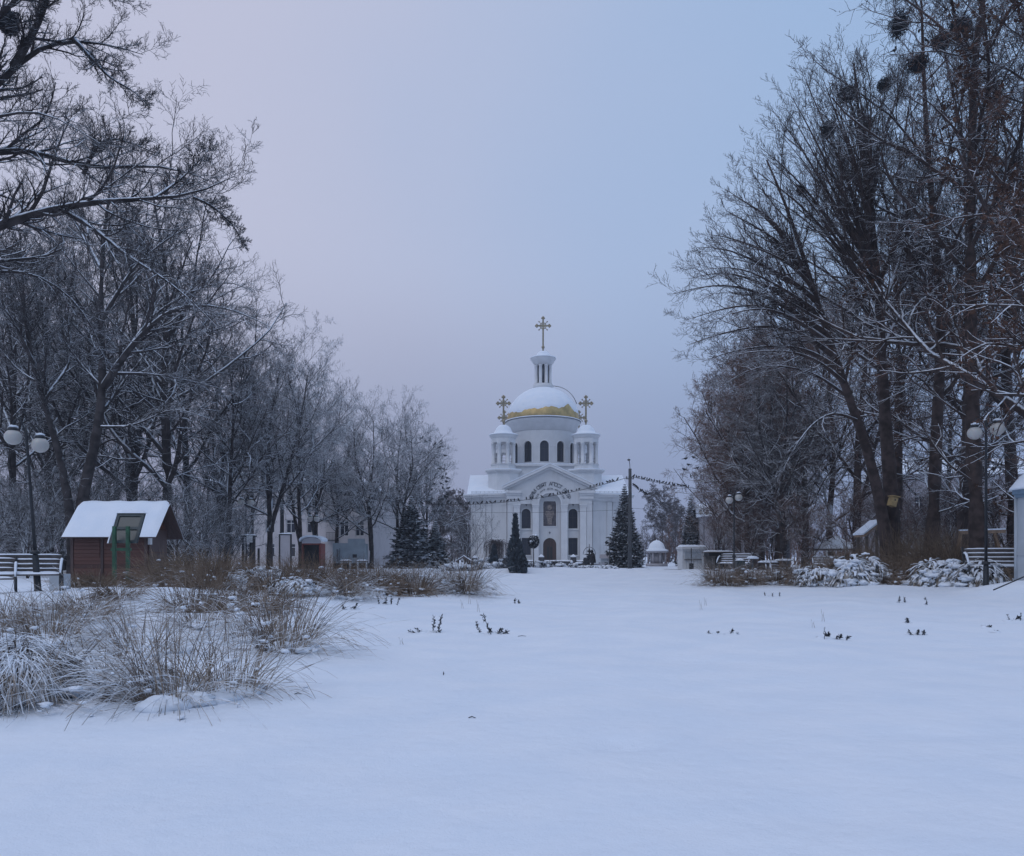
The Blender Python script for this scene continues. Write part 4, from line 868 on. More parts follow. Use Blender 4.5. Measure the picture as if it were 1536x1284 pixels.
ar = [(-.75 * math.cos(math.pi * i / 10), H - .38 + .36 * math.sin(math.pi * i / 10)) for i in range(11)]
m = MB(); m.plate([(-.72, 0), (.72, 0), (.72, H - .5), (-.72, H - .5)], [rect(-.02, 1.2, .02, H - .62)], 0, .08); m.box(-.72, -.65, .08, 1.4, 0, H - .5); m.box(.65, .72, .08, 1.4, 0, H - .5); m.box(-.65, .65, 1.3, 1.4, 0, H - .5); m.build('wall', M['red_paint'], rb_)
m = MB(); m.box(-.6, .58, .3, .35, .0, H - .6); m.build('door', M['dark'], rb_)
m = MB(); m.plate([(x * .94, z - .04) for x, z in ar] + [(.7, H - .5), (-.7, H - .5)], [], -.01, .07); m.build('gable', M['plaster_warm'], rb_)
m = MB(); m.prism([(x * 1.08, z) for x, z in ar] + [(x * 1.16, z + .13) for x, z in ar[::-1]], 'y', -.3, 1.6); m.build('roof', M['snowcap'], rb_)
Yp = 45; z0 = bz(374, Yp)[2]; gp = thing('gate_posts', 'pair of dark square posts joined by a snow-topped beam behind the banner stand', 'gate', bz(374, Yp)); H = wz(803, Yp) - z0
for x_ in (-.35, .08, .27): m = MB(); m.box(x_ - .06, x_ + .06, -.06, .06, 0, H - .08 if x_ != .08 else H - .3); m.build('post', M['metal'], gp)
m = MB(); m.box(-.45, .4, -.1, .1, H - .08, H); m.build('beam', M['metal'], gp)
m = MB(); m.box(-.12, .22, -.14, -.101, H - .4, H - .02); m.build('sign_plate', M['white_paint'], gp)
m = MB(); snow_strip(m, -.46, .41, -.11, .11, H, .06, 0, 1); m.build('beam_snow', M['snowcap'], gp)
ps = MB(); ps.box(-.05, .05, -.05, .05, 0, 1.35); o = ps.build('bollard', M['metal']); o.location = bz(388, 45); tag(o, 'single short dark post right of the gate posts', 'bollard')
Yp = 72; z0 = bz(525, Yp)[2]; ct = thing('clad_kiosk', 'grey-blue clad kiosk with one tiny window below the pale house', 'kiosk', bz(525, Yp)); H = wz(808, Yp) - z0
m = MB(); m.plate([(-1.55, .55), (1.62, .55), (1.3, H), (-.2, H), (-.2, H - .4), (-1.55, H - .4)], [rect(.42, .4, 1.05, 1.35)], 0, .15); m.box(-1.5, 1.3, .15, 1.8, .55, H - .45); m.build('wall', M['tarp'], ct)
m = MB(); m.box(-1.5, 1.55, .02, 1.8, 0, .55); m.build('base', M['dark'], ct)
window(ct, .42, .4, 1.05, 1.35, .03, False, mull=0, rail=0, t=.05)
m = MB(); m.box(-1.2, -1.05, -.02, -.002, .7, 1.8); m.box(-.95, -.9, -.02, -.002, .6, 1.9); m.build('door_strip', M['tin'], ct)
for px_, lb in ((519, 'left of two snow-topped trestle tables before the clad kiosk'), (543, 'right of two snow-topped trestle tables before the clad kiosk')):
    t = thing('trestle_table', lb, 'table', bz(px_, 66)); m = MB(); m.box(-.45, .45, -.25, .25, .68, .74); m.build('tabletop', M['wood_grey'], t)
    m = MB(); snow_strip(m, -.47, .47, -.27, .27, .74, .1, 0, 3); m.build('top_snow', M['snowcap'], t)
    for x_ in (-.35, .35): m = MB(); m.box(x_ - .04, x_ + .04, -.2, .2, 0, .68); m.build('leg', M['white_paint'], t)
# white box and log pile near the kiosk
o = MB().box(-.2, .2, -.18, .18, 0, .48).build('white_box', M['pale_panel'], None, .01); o.location = bz(90, 22.3, -.02); tag(o, 'small pale box standing in the snow right of the left bench', 'box')
lg = thing('log_pile', 'low pile of snow-topped planks right of the kiosk', 'plank pile', bz(259, 31, .1))
for k in range(4): m = MB(); m.box(-.38 + .04 * k, .36, -.12, .12, .18 * k, .18 * k + .09); m.build('board', M['wood_snow'], lg)
# ------------------------------------------------------------------ trees
def basis(T):
    a = np.where(np.abs(T[..., 2:3]) < .9, np.array([0, 0, 1.]), np.array([1., 0, 0])); A = nrm(np.cross(T, a)); return A, np.cross(T, A)
def grow(P, Rr, L, n, t0, t1, alo, ahi, lr, up=.05, wig=.18, K=6, rr=.6, fall=.6, rmin=.004, q=rng, taper=.3, sag=0.):
    B, Kp = P.shape[:2]
    t = t0 + (t1 - t0) * (np.arange(n)[None] + q.random((B, n))) / n
    f = t * (Kp - 1); i = np.clip(np.floor(f).astype(int), 0, Kp - 2); w_ = (f - i)[..., None]; b = np.arange(B)[:, None]
    pos = P[b, i] * (1 - w_) + P[b, i + 1] * w_; T = nrm(P[b, i + 1] - P[b, i]); r = Rr[b, i] * (1 - w_[..., 0]) + Rr[b, i + 1] * w_[..., 0]
    A, C = basis(T); az_ = q.random((B, 1)) * 6.28 + 2.4 * np.arange(n)[None] + q.normal(0, .5, (B, n)); an = np.radians(alo + (ahi - alo) * q.random((B, n)))
    d = np.cos(an)[..., None] * T + np.sin(an)[..., None] * (np.cos(az_)[..., None] * A + np.sin(az_)[..., None] * C)
    Lc = L[:, None] * lr * (1 - fall * t) * (.65 + .6 * q.random((B, n)))
    pos = pos.reshape(-1, 3); d = d.reshape(-1, 3); Lc = Lc.ravel(); r0 = np.maximum(np.minimum(r.ravel() * rr, Lc * .05 + .003), rmin)
    out = np.zeros((len(pos), K, 3)); out[:, 0] = pos; cur = pos
    for k in range(1, K):
        d = d + q.normal(0, wig, d.shape) + np.array([0, 0, up - sag * k / K]); d = nrm(d); cur = cur + d * (Lc / (K - 1))[:, None]; out[:, k] = cur
    Rn = r0[:, None] * np.linspace(1, taper, K)[None]
    return out, np.maximum(Rn, rmin * .6), Lc
def resample(pts, K, jit=0., q=rng):
    p = np.array(pts, float); s = np.concatenate([[0], np.cumsum(np.linalg.norm(np.diff(p, axis=0), axis=1))]); u_ = np.linspace(0, s[-1], K)
    o = np.stack([np.interp(u_, s, p[:, k]) for k in range(3)], 1)
    for _ in range(2): o[1:-1] = .25 * o[:-2] + .5 * o[1:-1] + .25 * o[2:]
    o[1:-1] += q.normal(0, jit, (K - 2, 3)); return o, s[-1]
def mk(P, Rr, n, mi=0, flat=1.): v_, q_ = tubes(P, Rr, n, math.pi / 2, flat); return (v_, q_, mi)
def build_tree(root, trunks, limbs, spec, q, mats, leaf=None, tw_r=.007):
    """trunks, limbs: lists of (pts, r0, r1). crown levels follow spec"""
    tp = []
    def arr(lst, K):
        P = []; Rr = []; L = []
        for pts, r0, r1 in lst:
            o, l = resample(pts, K, .0, q); P.append(o); s = np.linspace(0, 1, K); Rr.append(r0 + (r1 - r0) * s ** .8); L.append(l)
        return np.array(P), np.array(Rr), np.array(L)
    tP, tR, tL = arr(trunks, 18)
    flare = tR.copy(); flare[:, 0] *= 1.35; flare[:, 1] *= 1.08
    tp.append(mk(tP, flare, 14)); srcs = [(tP, tR, tL)]
    cr = []
    if limbs:
        lP, lR, lL = arr(limbs, 14); tp.append(mk(lP, lR, 9)); srcs.append((lP, lR, lL))
    sp = dict(spec)
    if sp.get('l1'):
        P, Rr, L = grow(tP, tR, tL, q=q, **sp['l1']); tp.append(mk(P, Rr, 7)); lv = [(P, Rr, L)]
    else: lv = []
    if limbs: lv.append((lP, lR, lL))
    if sp.get('trunk_l2'): lv2 = [grow(tP, tR, tL, q=q, **sp['trunk_l2'])]
    else: lv2 = []
    nxt = [grow(*l, q=q, **sp['l2']) for l in lv] + lv2
    for P, Rr, L in nxt: cr.append(mk(P, Rr, 5, 1))
    n3 = [grow(*l, q=q, **sp['l3']) for l in nxt]
    if sp.get('l3b'): n3 += [grow(*l, q=q, **sp['l3b']) for l in lv]
    for P, Rr, L in n3: cr.append(mk(P, Rr, 4, 1))
    n4 = [grow(*l, q=q, rmin=tw_r, **sp['l4']) for l in n3]
    if sp.get('l4b'): n4 += [grow(*l, q=q, rmin=tw_r, **sp['l4b']) for l in nxt]
    for P, Rr, L in n4: cr.append(mk(P, Rr, 3))
    if sp.get('l5'):
        for l in n4: P, Rr, L = grow(*l, q=q, rmin=tw_r * .8, **sp['l5']); cr.append(mk(P, Rr, 3))
    tr = mesh_arrays('trunk', tp, [mats[0]], root); c = mesh_arrays('crown', cr, [mats[1], mats[0]], root, False)
    if leaf:
        keep, size, mt, cond = leaf; pos = np.concatenate([l[0][:, -2] for l in n4]); pos = pos[cond(pos)]; pos = pos[q.random(len(pos)) < keep]
        pos = np.repeat(pos, 3, axis=0) + q.normal(0, .06, (len(pos) * 3, 3)); a = nrm(q.normal(0, 1, pos.shape)); b_ = nrm(np.cross(a, q.normal(0, 1, pos.shape))); s = size * (.6 + .8 * q.random((len(pos), 1)))
        V = np.stack([pos - a * s, pos + b_ * s * .6, pos + a * s, pos - b_ * s * .6], 1).reshape(-1, 3); mesh_arrays('leaves', [(V, np.arange(len(V)).reshape(-1, 4), 0)], [mt], root, False)
    return root
LIME = dict(l1=dict(n=18, t0=.2, t1=.98, alo=32, ahi=66, lr=.52, up=.045, wig=.11, K=9, rr=.55, fall=.62), l2=dict(n=11, t0=.15, t1=1., alo=30, ahi=66, lr=.44, up=.03, wig=.14, K=7, rr=.66, fall=.5),
            trunk_l2=dict(n=24, t0=.12, t1=1., alo=40, ahi=85, lr=.16, up=.03, wig=.12, K=6, rr=.25, fall=.4),
            l3=dict(n=8, t0=.15, t1=1., alo=28, ahi=62, lr=.50, up=.02, wig=.16, K=6, rr=.68, fall=.45), l4=dict(n=5, t0=.1, t1=1., alo=28, ahi=62, lr=.54, up=.02, wig=.13, K=4, rr=.6, fall=.4))
def free_tree(name, label, seed, H, r0, mats, spec=LIME, fork=False, lean=(0, 0), group=None, leaf=None, tw_r=.010, low=None):
    q = np.random.default_rng(seed); root = thing(name, label, 'tree', (0, 0, 0), 0, group)
    w_ = lambda s: q.normal(0, s)
    tr = [([(0, 0, -.3), (w_(.1), w_(.1), H * .2), (lean[0] * .4 + w_(.2), w_(.2), H * .45), (lean[0] * .8 + w_(.3), w_(.3), H * .72), (lean[0] + w_(.4), w_(.4), H * .97)], r0, .03)]
    if fork:
        s = q.choice((-1, 1)); f = H * q.uniform(.1, .2)
        tr.append(([(0, 0, f), (s * .5, w_(.2), f + H * .12), (s * 1.4 + w_(.2), w_(.4), H * .45), (s * 2.2, w_(.5), H * .7), (s * 2.8 + w_(.4), w_(.6), H * .93)], r0 * .75, .03))
    sp = dict(spec)
    if low is not None: sp['l1'] = dict(sp['l1'], t0=low)
    return build_tree(root, tr, None, sp, q, mats, leaf, tw_r)
def limb_px(pts, r0, r1, z=None):
    return ([W(px, py, Y) for px, py, Y in pts], r0, r1)
# --- near left tree: trunk outside the frame, its limbs reach into the picture
q = np.random.default_rng(21); t = thing('near_tree', 'near bare tree whose thick snowy limbs reach in from the left edge', 'tree')
Y0 = 14.0
def LP(s): return [(a, b, Y0 + c) for a, b, c in s]
tr = [limb_px([(-215, 960, Y0), (-210, 700, Y0), (-200, 500, Y0), (-185, 380, Y0), (-150, 250, Y0), (-90, 120, Y0), (-40, -20, Y0), (-20, -160, Y0)], .34, .1)]
lm = [LP([(-190, 400, 0), (-100, 372, -.4), (0, 338, -.7), (75, 312, -.8), (150, 300, -.9), (225, 297, -.8), (275, 301, -.7), (318, 288, -.6), (352, 264, -.5)]),
      LP([(-180, 360, 0), (-90, 260, .5), (0, 214, .8), (60, 222, .9), (130, 262, 1.0), (190, 250, 1.1), (240, 240, 1.2), (290, 262, 1.3), (325, 275, 1.4)]),
      LP([(-140, 230, 0), (-60, 170, .3), (0, 126, .5), (45, 75, .6), (95, 56, .7), (150, 66, .8), (185, 68, .9), (215, 82, 1.0)]),
      LP([(20, 100, .5), (50, 50, .3), (66, 15, .2), (78, -30, .1), (90, -100, 0)]),
      LP([(-60, 90, .2), (40, -20, .0), (120, -30, -.2), (160, -8, -.3), (185, 4, -.3)]),
      LP([(95, 315, -.8), (150, 348, -1.0), (190, 385, -1.2), (240, 412, -1.3), (285, 448, -1.3), (325, 490, -1.3)]),
      LP([(110, 58, .7), (140, 90, .6), (165, 118, .5), (200, 135, .4), (225, 160, .4)]),
      LP([(-150, 420, 0), (-60, 420, .6), (20, 400, 1.2), (80, 420, 1.6), (130, 470, 1.8), (160, 540, 2.0)]),
      LP([(125, 262, 1.0), (140, 225, .9), (160, 205, .7), (200, 215, .6), (235, 230, .5)]),
      LP([(232, 297, -.8), (270, 270, -.4), (300, 240, -.1), (315, 222, .1)]),
      LP([(290, 296, -.66), (318, 308, -.6), (340, 328, -.5), (355, 345, -.4), (368, 372, -.4)]),
      LP([(-170, 300, 0), (-80, 190, -1), (0, 175, -1.6), (60, 160, -2), (110, 190, -2.2), (150, 215, -2.3)])]
rad = [(.15, .006), (.12, .006), (.12, .005), (.08, .02), (.06, .005), (.055, .005), (.05, .004), (.06, .006), (.04, .004), (.035, .004), (.03, .004), (.06, .005)]
NEAR = dict(l1=None, l2=dict(n=18, t0=.10, t1=1., alo=22, ahi=58, lr=.28, up=.08, wig=.12, K=8, rr=.5, fall=.55), l3=dict(n=9, t0=.1, t1=1., alo=25, ahi=58, lr=.48, up=.07, wig=.13, K=6, rr=.62, fall=.45),
            l4=dict(n=7, t0=.1, t1=1., alo=25, ahi=55, lr=.52, up=.05, wig=.13, K=5, rr=.6, fall=.4), l5=dict(n=3, t0=.25, t1=1., alo=25, ahi=50, lr=.5, up=.04, wig=.13, K=3, rr=.6, fall=.3),
            l3b=dict(n=22, t0=.15, t1=1., alo=35, ahi=75, lr=.11, up=.09, wig=.14, K=6, rr=.3, fall=.3))
build_tree(t, tr, [limb_px(a, *b) for a, b in zip(lm, rad)], NEAR, q, [M['bark'], M['twig']], None, .0038)
# --- big right tree
q = np.random.default_rng(33); t = thing('lime_tree', 'large spreading bare tree with a thick straight trunk and a leaning second stem', 'tree')
Y0 = 32.0
tr = [limb_px(LP([(1343, 885, 0), (1338, 760, 0), (1330, 660, 0), (1323, 560, 0), (1319, 450, 0), (1306, 310, 0), (1290, 200, 0), (1281, 95, 0)]), .36, .03),
      limb_px(LP([(1336, 850, -.3), (1318, 740, -.5), (1298, 660, -.7), (1270, 590, -1.), (1246, 515, -1.3), (1226, 452, -1.6), (1208, 395, -1.8), (1185, 320, -2), (1150, 240, -2.2)]), .27, .03)]
OUT = [(1281, 72), (1255, 84), (1228, 97), (1200, 115), (1175, 140), (1152, 170), (1128, 205), (1106, 238), (1092, 275), (1078, 312), (1058, 345), (1036, 375), (1018, 402), (1006, 428), (1030, 468), (1040, 512), (1060, 545)]
lm = []; rad = []
for i, (ex, ey) in enumerate(OUT):
    f = i / (len(OUT) - 1)
    for dz_, k in ((-1.0, .97), (2.8 if i % 2 else -4., .88)):
        j = q.normal(0, 8, 4); oy = 330 + 240 * f ** .75 + j[0]; ox = np.interp(oy, [310, 450, 560], [1306, 1319, 1323])
        if f > .45 and dz_ < 0: oy = 400 + 150 * (f - .45) / .55 + j[0]; ox = np.interp(oy, [395, 452, 515, 590], [1208, 1226, 1246, 1270])
        x1, y1 = ox + (ex - ox) * k + j[1], oy + (ey - oy) * k + j[2]; bow = np.interp(f, [0, .5, .8, 1], [0, 34, 62, 70]); pts = []
        for u_ in np.linspace(0, 1, 9):
            cx_, cy_ = (ox + x1) / 2 + 12 * (1 - f), (oy + y1) / 2 - bow
            pts.append(((1 - u_) ** 2 * ox + 2 * u_ * (1 - u_) * cx_ + u_ * u_ * x1, (1 - u_) ** 2 * oy + 2 * u_ * (1 - u_) * cy_ + u_ * u_ * y1 + 4 * math.sin(7 * u_ + i), dz_ * min(1, u_ * 1.5) - (1.5 if ox < 1300 else 0)))
        lm.append(pts); rad.append((.12 if dz_ == -1. else .09, .007))
for e, r_ in (([(1284, 630, -1), (1252, 616, -1.6), (1218, 634, -2.2), (1186, 680, -2.6), (1162, 740, -2.8)], .07), ([(1272, 595, -1), (1225, 560, -.2), (1160, 545, .4), (1105, 560, .8), (1075, 590, 1)], .08), ([(1321, 530, 0), (1350, 470, .6), (1400, 420, 1.2), (1450, 400, 1.5)], .11), ([(1316, 430, 0), (1360, 330, -.8), (1390, 250, -1.2), (1410, 170, -1.5)], .1), ([(1300, 260, 0), (1330, 190, .5), (1350, 130, .9), (1362, 80, 1.2)], .07), ([(1318, 480, 0), (1350, 390, 2), (1370, 300, 3), (1380, 220, 3.4)], .1)):
    lm.append(e); rad.append((r_, .008))
BIG = dict(l1=dict(n=6, t0=.42, t1=.98, alo=25, ahi=55, lr=.30, up=.07, wig=.08, K=9, rr=.45, fall=.6), l2=dict(n=12, t0=.14, t1=1., alo=16, ahi=42, lr=.36, up=.05, wig=.09, K=8, rr=.5, fall=.55),
           l3=dict(n=8, t0=.15, t1=1., alo=18, ahi=42, lr=.46, up=.04, wig=.11, K=6, rr=.62, fall=.45), l4=dict(n=5, t0=.12, t1=1., alo=20, ahi=48, lr=.52, up=.04, wig=.12, K=4, rr=.6, fall=.4),
           l3b=dict(n=14, t0=.25, t1=1., alo=30, ahi=65, lr=.09, up=.06, wig=.14, K=6, rr=.3, fall=.3))
build_tree(t, tr, [limb_px(LP(a), *b) for a, b in zip(lm, rad)], BIG, q, [M['bark_red'], M['twig']], None, .0075)
# --- forked tree behind the kiosk
q = np.random.default_rng(41); t = thing('forked_tree', 'dark forked tree rising directly behind the brown kiosk roof', 'tree'); Y0 = 37.0
tr = [limb_px(LP([(114, 900, 0), (118, 800, 0), (122, 740, 0), (146, 660, 0), (155, 585, 0), (152, 500, 0), (150, 420, 0), (158, 330, 0), (170, 250, 0)]), .36, .03),
      limb_px(LP([(112, 860, 0), (102, 740, -.3), (84, 660, -.5), (62, 590, -.8), (44, 530, -1), (34, 440, -1.1), (30, 350, -1.2)]), .26, .03)]
lm = [[(156, 580, 0), (186, 532, -.6), (222, 492, -1), (252, 462, -1.3), (290, 455, -1.6), (350, 462, -1.8), (405, 490, -2)], [(190, 528, -.6), (230, 470, .2), (300, 430, .6), (350, 420, .8), (385, 440, 1)],
      [(152, 480, 0), (200, 400, .5), (260, 350, .9), (320, 330, 1.1)], [(50, 545, -1), (20, 480, -1.8), (-20, 430, -2.2)], [(150, 400, 0), (110, 330, .8), (70, 280, 1.2)], [(66, 600, -.8), (110, 540, .4), (100, 470, .9), (110, 400, 1.1)],
      [(160, 560, 0), (230, 560, 1), (300, 575, 1.6), (360, 590, 2)], [(150, 640, 0), (200, 640, -.8), (260, 610, -1.3), (320, 630, -1.6)]]
rad = [(.19, .01), (.1, .008), (.12, .008), (.1, .008), (.1, .008), (.09, .008), (.09, .008), (.08, .008)]
build_tree(t, tr, [limb_px(LP(a), *b) for a, b in zip(lm, rad)], dict(BIG, l1=dict(BIG['l1'], n=10), l2=dict(BIG['l2'], n=18)), q, [M['bark'], M['twig']], None, .0085)
# --- free-standing kinds, built once at the origin, then copied
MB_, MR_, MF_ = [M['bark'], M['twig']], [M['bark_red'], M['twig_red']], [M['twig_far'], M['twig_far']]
DENSE = dict(LIME, l1=dict(LIME['l1'], n=19, lr=.55, alo=32, ahi=66), l4=dict(LIME['l4'], n=6), trunk_l2=dict(n=20, t0=.1, t1=1., alo=45, ahi=85, lr=.2, up=.04, wig=.14, K=7, rr=.2, fall=.4))
SPREAD = dict(LIME, l1=dict(LIME['l1'], n=18, t0=.22, alo=32, ahi=68, lr=.60, up=.045, fall=.55), l2=dict(LIME['l2'], n=11), l4=dict(LIME['l4'], n=6), trunk_l2=dict(LIME['trunk_l2'], n=12, t0=.3))
DROOP = dict(LIME, l1=dict(n=20, t0=.18, t1=.98, alo=38, ahi=68, lr=.50, up=.03, wig=.1, K=9, rr=.45, fall=.6), l3=dict(n=9, t0=.15, t1=1., alo=25, ahi=60, lr=.55, up=-.06, wig=.12, K=6, rr=.6, fall=.4), l4=dict(n=8, t0=.1, t1=1., alo=20, ahi=50, lr=.6, up=-.08, wig=.12, K=5, rr=.6, fall=.4))
BUSH = dict(LIME, l1=dict(n=18, t0=.03, t1=.9, alo=15, ahi=60, lr=.8, up=.05, wig=.14, K=8, rr=.6, fall=.5), trunk_l2=None, l2=dict(n=9, t0=.1, t1=1., alo=25, ahi=60, lr=.45, up=.05, wig=.14, K=6, rr=.6, fall=.4))
PROTO = {}
def proto(k, *a, **kw): PROTO[k] = [None, a, kw]
def plant(k, px, Y, H, rz, label, group=None, dz=0., name=None):
    """H = wanted height"""
    e = PROTO[k]; a, kw = e[1], e[2]; loc = bz(px, Y, dz - .1)
    if e[0] is None: e[0] = free_tree(name or a[0], label, *a[1:], **kw); o = e[0]; o.location = loc; o.rotation_euler = (0, 0, rz); o['label'] = label; s = H / a[2]; o.scale = (s,) * 3
    else: o = dup(e[0], loc, rz, label, None, H / a[2])
    if group: o['group'] = group
    elif 'group' in o: del o['group']
    return o
proto('lime1', 'bare_tree', 101, 18., .30, MB_, spec=DENSE); proto('lime2', 'bare_tree', 102, 18., .28, MB_, spec=DENSE, fork=True); proto('lime3', 'bare_tree', 103, 18., .26, MB_, spec=DENSE, low=.3)
proto('broom1', 'bare_tree', 104, 16., .26, [M['bark'], M['twig_frost']], spec=SPREAD, fork=True); proto('broom2', 'bare_tree', 105, 16., .24, [M['bark'], M['twig_frost']], spec=SPREAD, fork=True)
proto('red1', 'russet_tree', 106, 16., .27, MR_, spec=DENSE); proto('red2', 'russet_tree', 107, 16., .25, MR_, spec=DROOP)
proto('tall1', 'tall_tree', 108, 24., .31, [M['bark_red'], M['twig']], spec=dict(DENSE, l1=dict(n=17, t0=.3, t1=.98, alo=32, ahi=62, lr=.36, up=.05, wig=.12, K=9, rr=.5, fall=.5)))
proto('oak', 'oak_tree', 109, 20., .36, [M['bark_red'], M['twig_red']], spec=DENSE, leaf=(.30, .075, M['brown_leaf'], lambda p: np.sin(p[:, 0] * 1.1 + 1) * np.sin(p[:, 2] * .9) + np.sin(p[:, 1] * 1.3) > .1))
proto('far', 'far_tree', 110, 13., .16, MF_, spec=DROOP, tw_r=.02); proto('bush', 'bare_shrub', 111, 4., .06, MB_, spec=BUSH, tw_r=.006); proto('bush_red', 'russet_shrub', 112, 4., .06, MR_, spec=BUSH, tw_r=.006)
LW = 'trees of the dense wood on the left'; RW = 'trees of the wood on the right'
for k, px, Y, H, rz, lb in (
    ('lime3', 16, 41, 17, .4, 'bare tree with a thick trunk just left of the leaning lamp globes'),
    ('lime1', 72, 47, 18, 1.5, 'bare tree rising between the leaning lamp post and the kiosk'),
    ('lime2', 205, 47, 22, 2.2, 'dense dark tree behind the middle of the kiosk roof'),
    ('lime1', 250, 43, 21.5, 3.6, 'dense dark tree behind the right end of the kiosk, its crown the widest there'),
    ('lime3', 285, 50, 19.5, 5.0, 'dense tree right of the kiosk in front of the twin lamp'),
    ('lime2', 330, 57, 16.5, .9, 'tree behind the twin lamp half hidden right of the kiosk'),
    ('broom1', 404, 56, 14.6, 0., 'slender tree with a twin trunk forking low beside the banner stand'),
    ('broom2', 452, 67, 15.6, 2.6, 'leaning slim tree behind the banner stand, left of the arched booth'),
    ('broom1', 474, 74, 16.4, 3.2, 'tall slim tree directly behind the arched red booth'),
    ('broom2', 505, 79, 13.6, 1.2, 'slim tree before the left edge of the pale three-storey house'),
    ('broom2', 557, 74, 14.2, 4.1, 'spreading tree with a pollarded trunk before the pale house corner'),
    ('broom1', 596, 80, 14.6, 5.5, 'many-stemmed round-crowned tree left of the two big spruces'),
    ('broom1', 640, 86, 13.4, 2.0, 'round-crowned tree full of rooks behind the two big spruces'),
    ('lime3', 340, 47, 13.5, 1.3, 'spreading tree just behind the gate posts'),
    ('lime2', 95, 55, 23, 2.9, 'tall tree behind the left stem of the forked tree'),
    ('lime3', 376, 70, 14.5, .5, 'tree just left of the thin pole among the trees'),
    ('lime1', 130, 62, 18, 4.4, 'far bare tree seen through the fork of the dark forked tree'),
    ('lime3', 36, 64, 17, 2.7, 'far bare tree behind the leaning street lamp'),
    ('lime2', -40, 56, 18, 3.0, 'bare tree at the far left edge behind the near tree limbs'),
    ('lime3', 175, 74, 16.5, .2, 'deep background tree above the left half of the kiosk roof'),
    ('lime1', 310, 76, 15, 5.9, 'deep background tree before the cream apartment block, left part')):
    plant(k, px, Y, H, rz, lb, LW)
for k, px, Y, H, rz, lb in (
    ('red2', 1100, 80, 17, .3, 'drooping russet tree at the left tip of the right wood'),
    ('red1', 1108, 68, 17.5, 1.2, 'russet tree directly behind the twin globe lamp on the right'),
    ('red2', 1142, 62, 18.2, 2.5, 'russet tree behind the far bench right of the lamp'),
    ('lime2', 1176, 52, 13.2, 3.3, 'forked dark tree with arching low branches behind the snowy benches'),
    ('red1', 1208, 60, 19.5, 4.0, 'russet tree between the forked tree and the tent pavilion'),
    ('red2', 1246, 56, 18.5, 5.1, 'russet tree above the small tent pavilion'),
    ('red1', 1285, 50, 20, .7, 'russet tree behind the open timber shelter'),
    ('tall1', 1396, 31, 24, .5, 'tall thick-trunked tree right of the tree with the nest box'),
    ('tall1', 1474, 26.5, 25, 2.4, 'tall tree with a thick trunk just behind the right lamp'),
    ('oak', 1560, 24, 19, 1.0, 'oak at the right edge still holding dry brown leaves'),
    ('oak', 1455, 40, 20, 3.9, 'oak with dry brown leaves deeper in the right wood'),
    ('lime3', 1418, 52, 16, 1.1, 'deep background tree before the long grey building, left part'),
    ('tall1', 1640, 30, 25, 4.2, 'tall tree beyond the right edge whose branches overhang the booth'),
    ('red1', 1122, 58, 15.0, 2.1, 'russet tree in front of the twin globe lamp gap, low and broad'),
    ('red2', 1086, 72, 12.5, 4.4, 'low drooping russet tree at the very tip of the right wood'),
    ('red1', 1130, 77, 19.5, 5.6, 'tall russet tree at the back of the right wood, above the far bench'),
    ('red2', 1165, 57, 18, 1.0, 'russet tree in front of the far bench trees, broad crown'),
    ('tall1', 1440, 36, 26, 5.5, 'tall tree between the two thick-trunked ones on the right'),
    ('tall1', 1350, 43, 26, 1.6, 'tall tree behind the thick trunk carrying the nest box'),
    ('tall1', 1525, 36, 26, 3.4, 'tall tree behind the pale blue booth'),
    ('red2', 1180, 84, 15, 4.9, 'deep background russet tree behind the forked tree')):
    plant(k, px, Y, H, rz, lb, RW)
for px, Y, H, rz, lb in ((992, 150, 14, 0, 'hazy far tree right behind the domed gazebo, the tallest there'), (1014, 165, 12, 2.2, 'hazy far tree left of the narrow far spruce'),
                         (697, 120, 9, 3, 'hazy far tree at the left wall of the church'), (678, 126, 11, 4, 'hazy far tree behind the smaller of the two spruces'), (660, 118, 10.5, 5, 'hazy far tree between the two big spruces')):
    plant('far', px, Y, H, rz, lb, 'far trees beside the church')
LS, RS = 'bare shrubs under the left wood', 'bare shrubs under the right wood'
k = 0
for px, Y, H, lb in ((-10, 36, 3.6, 'bare shrub under the wood at the left edge'), (40, 34, 3.0, 'bare shrub right behind the left bench'), (75, 38, 4.2, 'bare shrub just left of the kiosk'), (150, 42, 4.4, 'bare shrub hidden behind the kiosk'), (268, 38, 3.4, 'bare shrub just behind the snow-topped planks'),
                     (300, 42, 3.6, 'bare shrub right of the snow-topped planks'), (335, 44, 3.0, 'bare shrub left of the gate posts'), (20, 52, 5, 'tall bare shrub deep in the left wood behind the lamp'), (110, 54, 5, 'tall bare shrub deep in the left wood behind the kiosk'), (225, 56, 5, 'tall bare shrub deep behind the kiosk end'), (345, 62, 5, 'tall bare shrub before the cream block'), (700, 96, 5.5, 'bare shrub beside the church plinth on the left')):
    plant('bush', px, Y, H, k * 1.3, lb, LS); k += 1
for px, Y, H, lb in ((1075, 64, 4.5, 'russet shrub behind the dark shed'), (1125, 56, 4.2, 'russet shrub behind the snow-capped table'), (1160, 60, 4.6, 'russet shrub behind the forked tree'), (1215, 50, 4., 'russet shrub left of the tent pavilion'), (1280, 46, 4.2, 'russet shrub between the pavilion and the timber shelter'),
                     (1360, 40, 3.4, 'russet shrub behind the snow-topped stump'), (1420, 38, 3.6, 'russet shrub left of the timber swing frame'), (1450, 46, 4.4, 'russet shrub behind the timber swing frame'), (1510, 36, 3.6, 'russet shrub behind the right bench'), (1330, 52, 5, 'tall russet shrub behind the nest box trunk'), (1395, 56, 5, 'tall russet shrub deep in the right wood')):
    plant('bush_red', px, Y, H, k * 1.3, lb, RS); k += 1
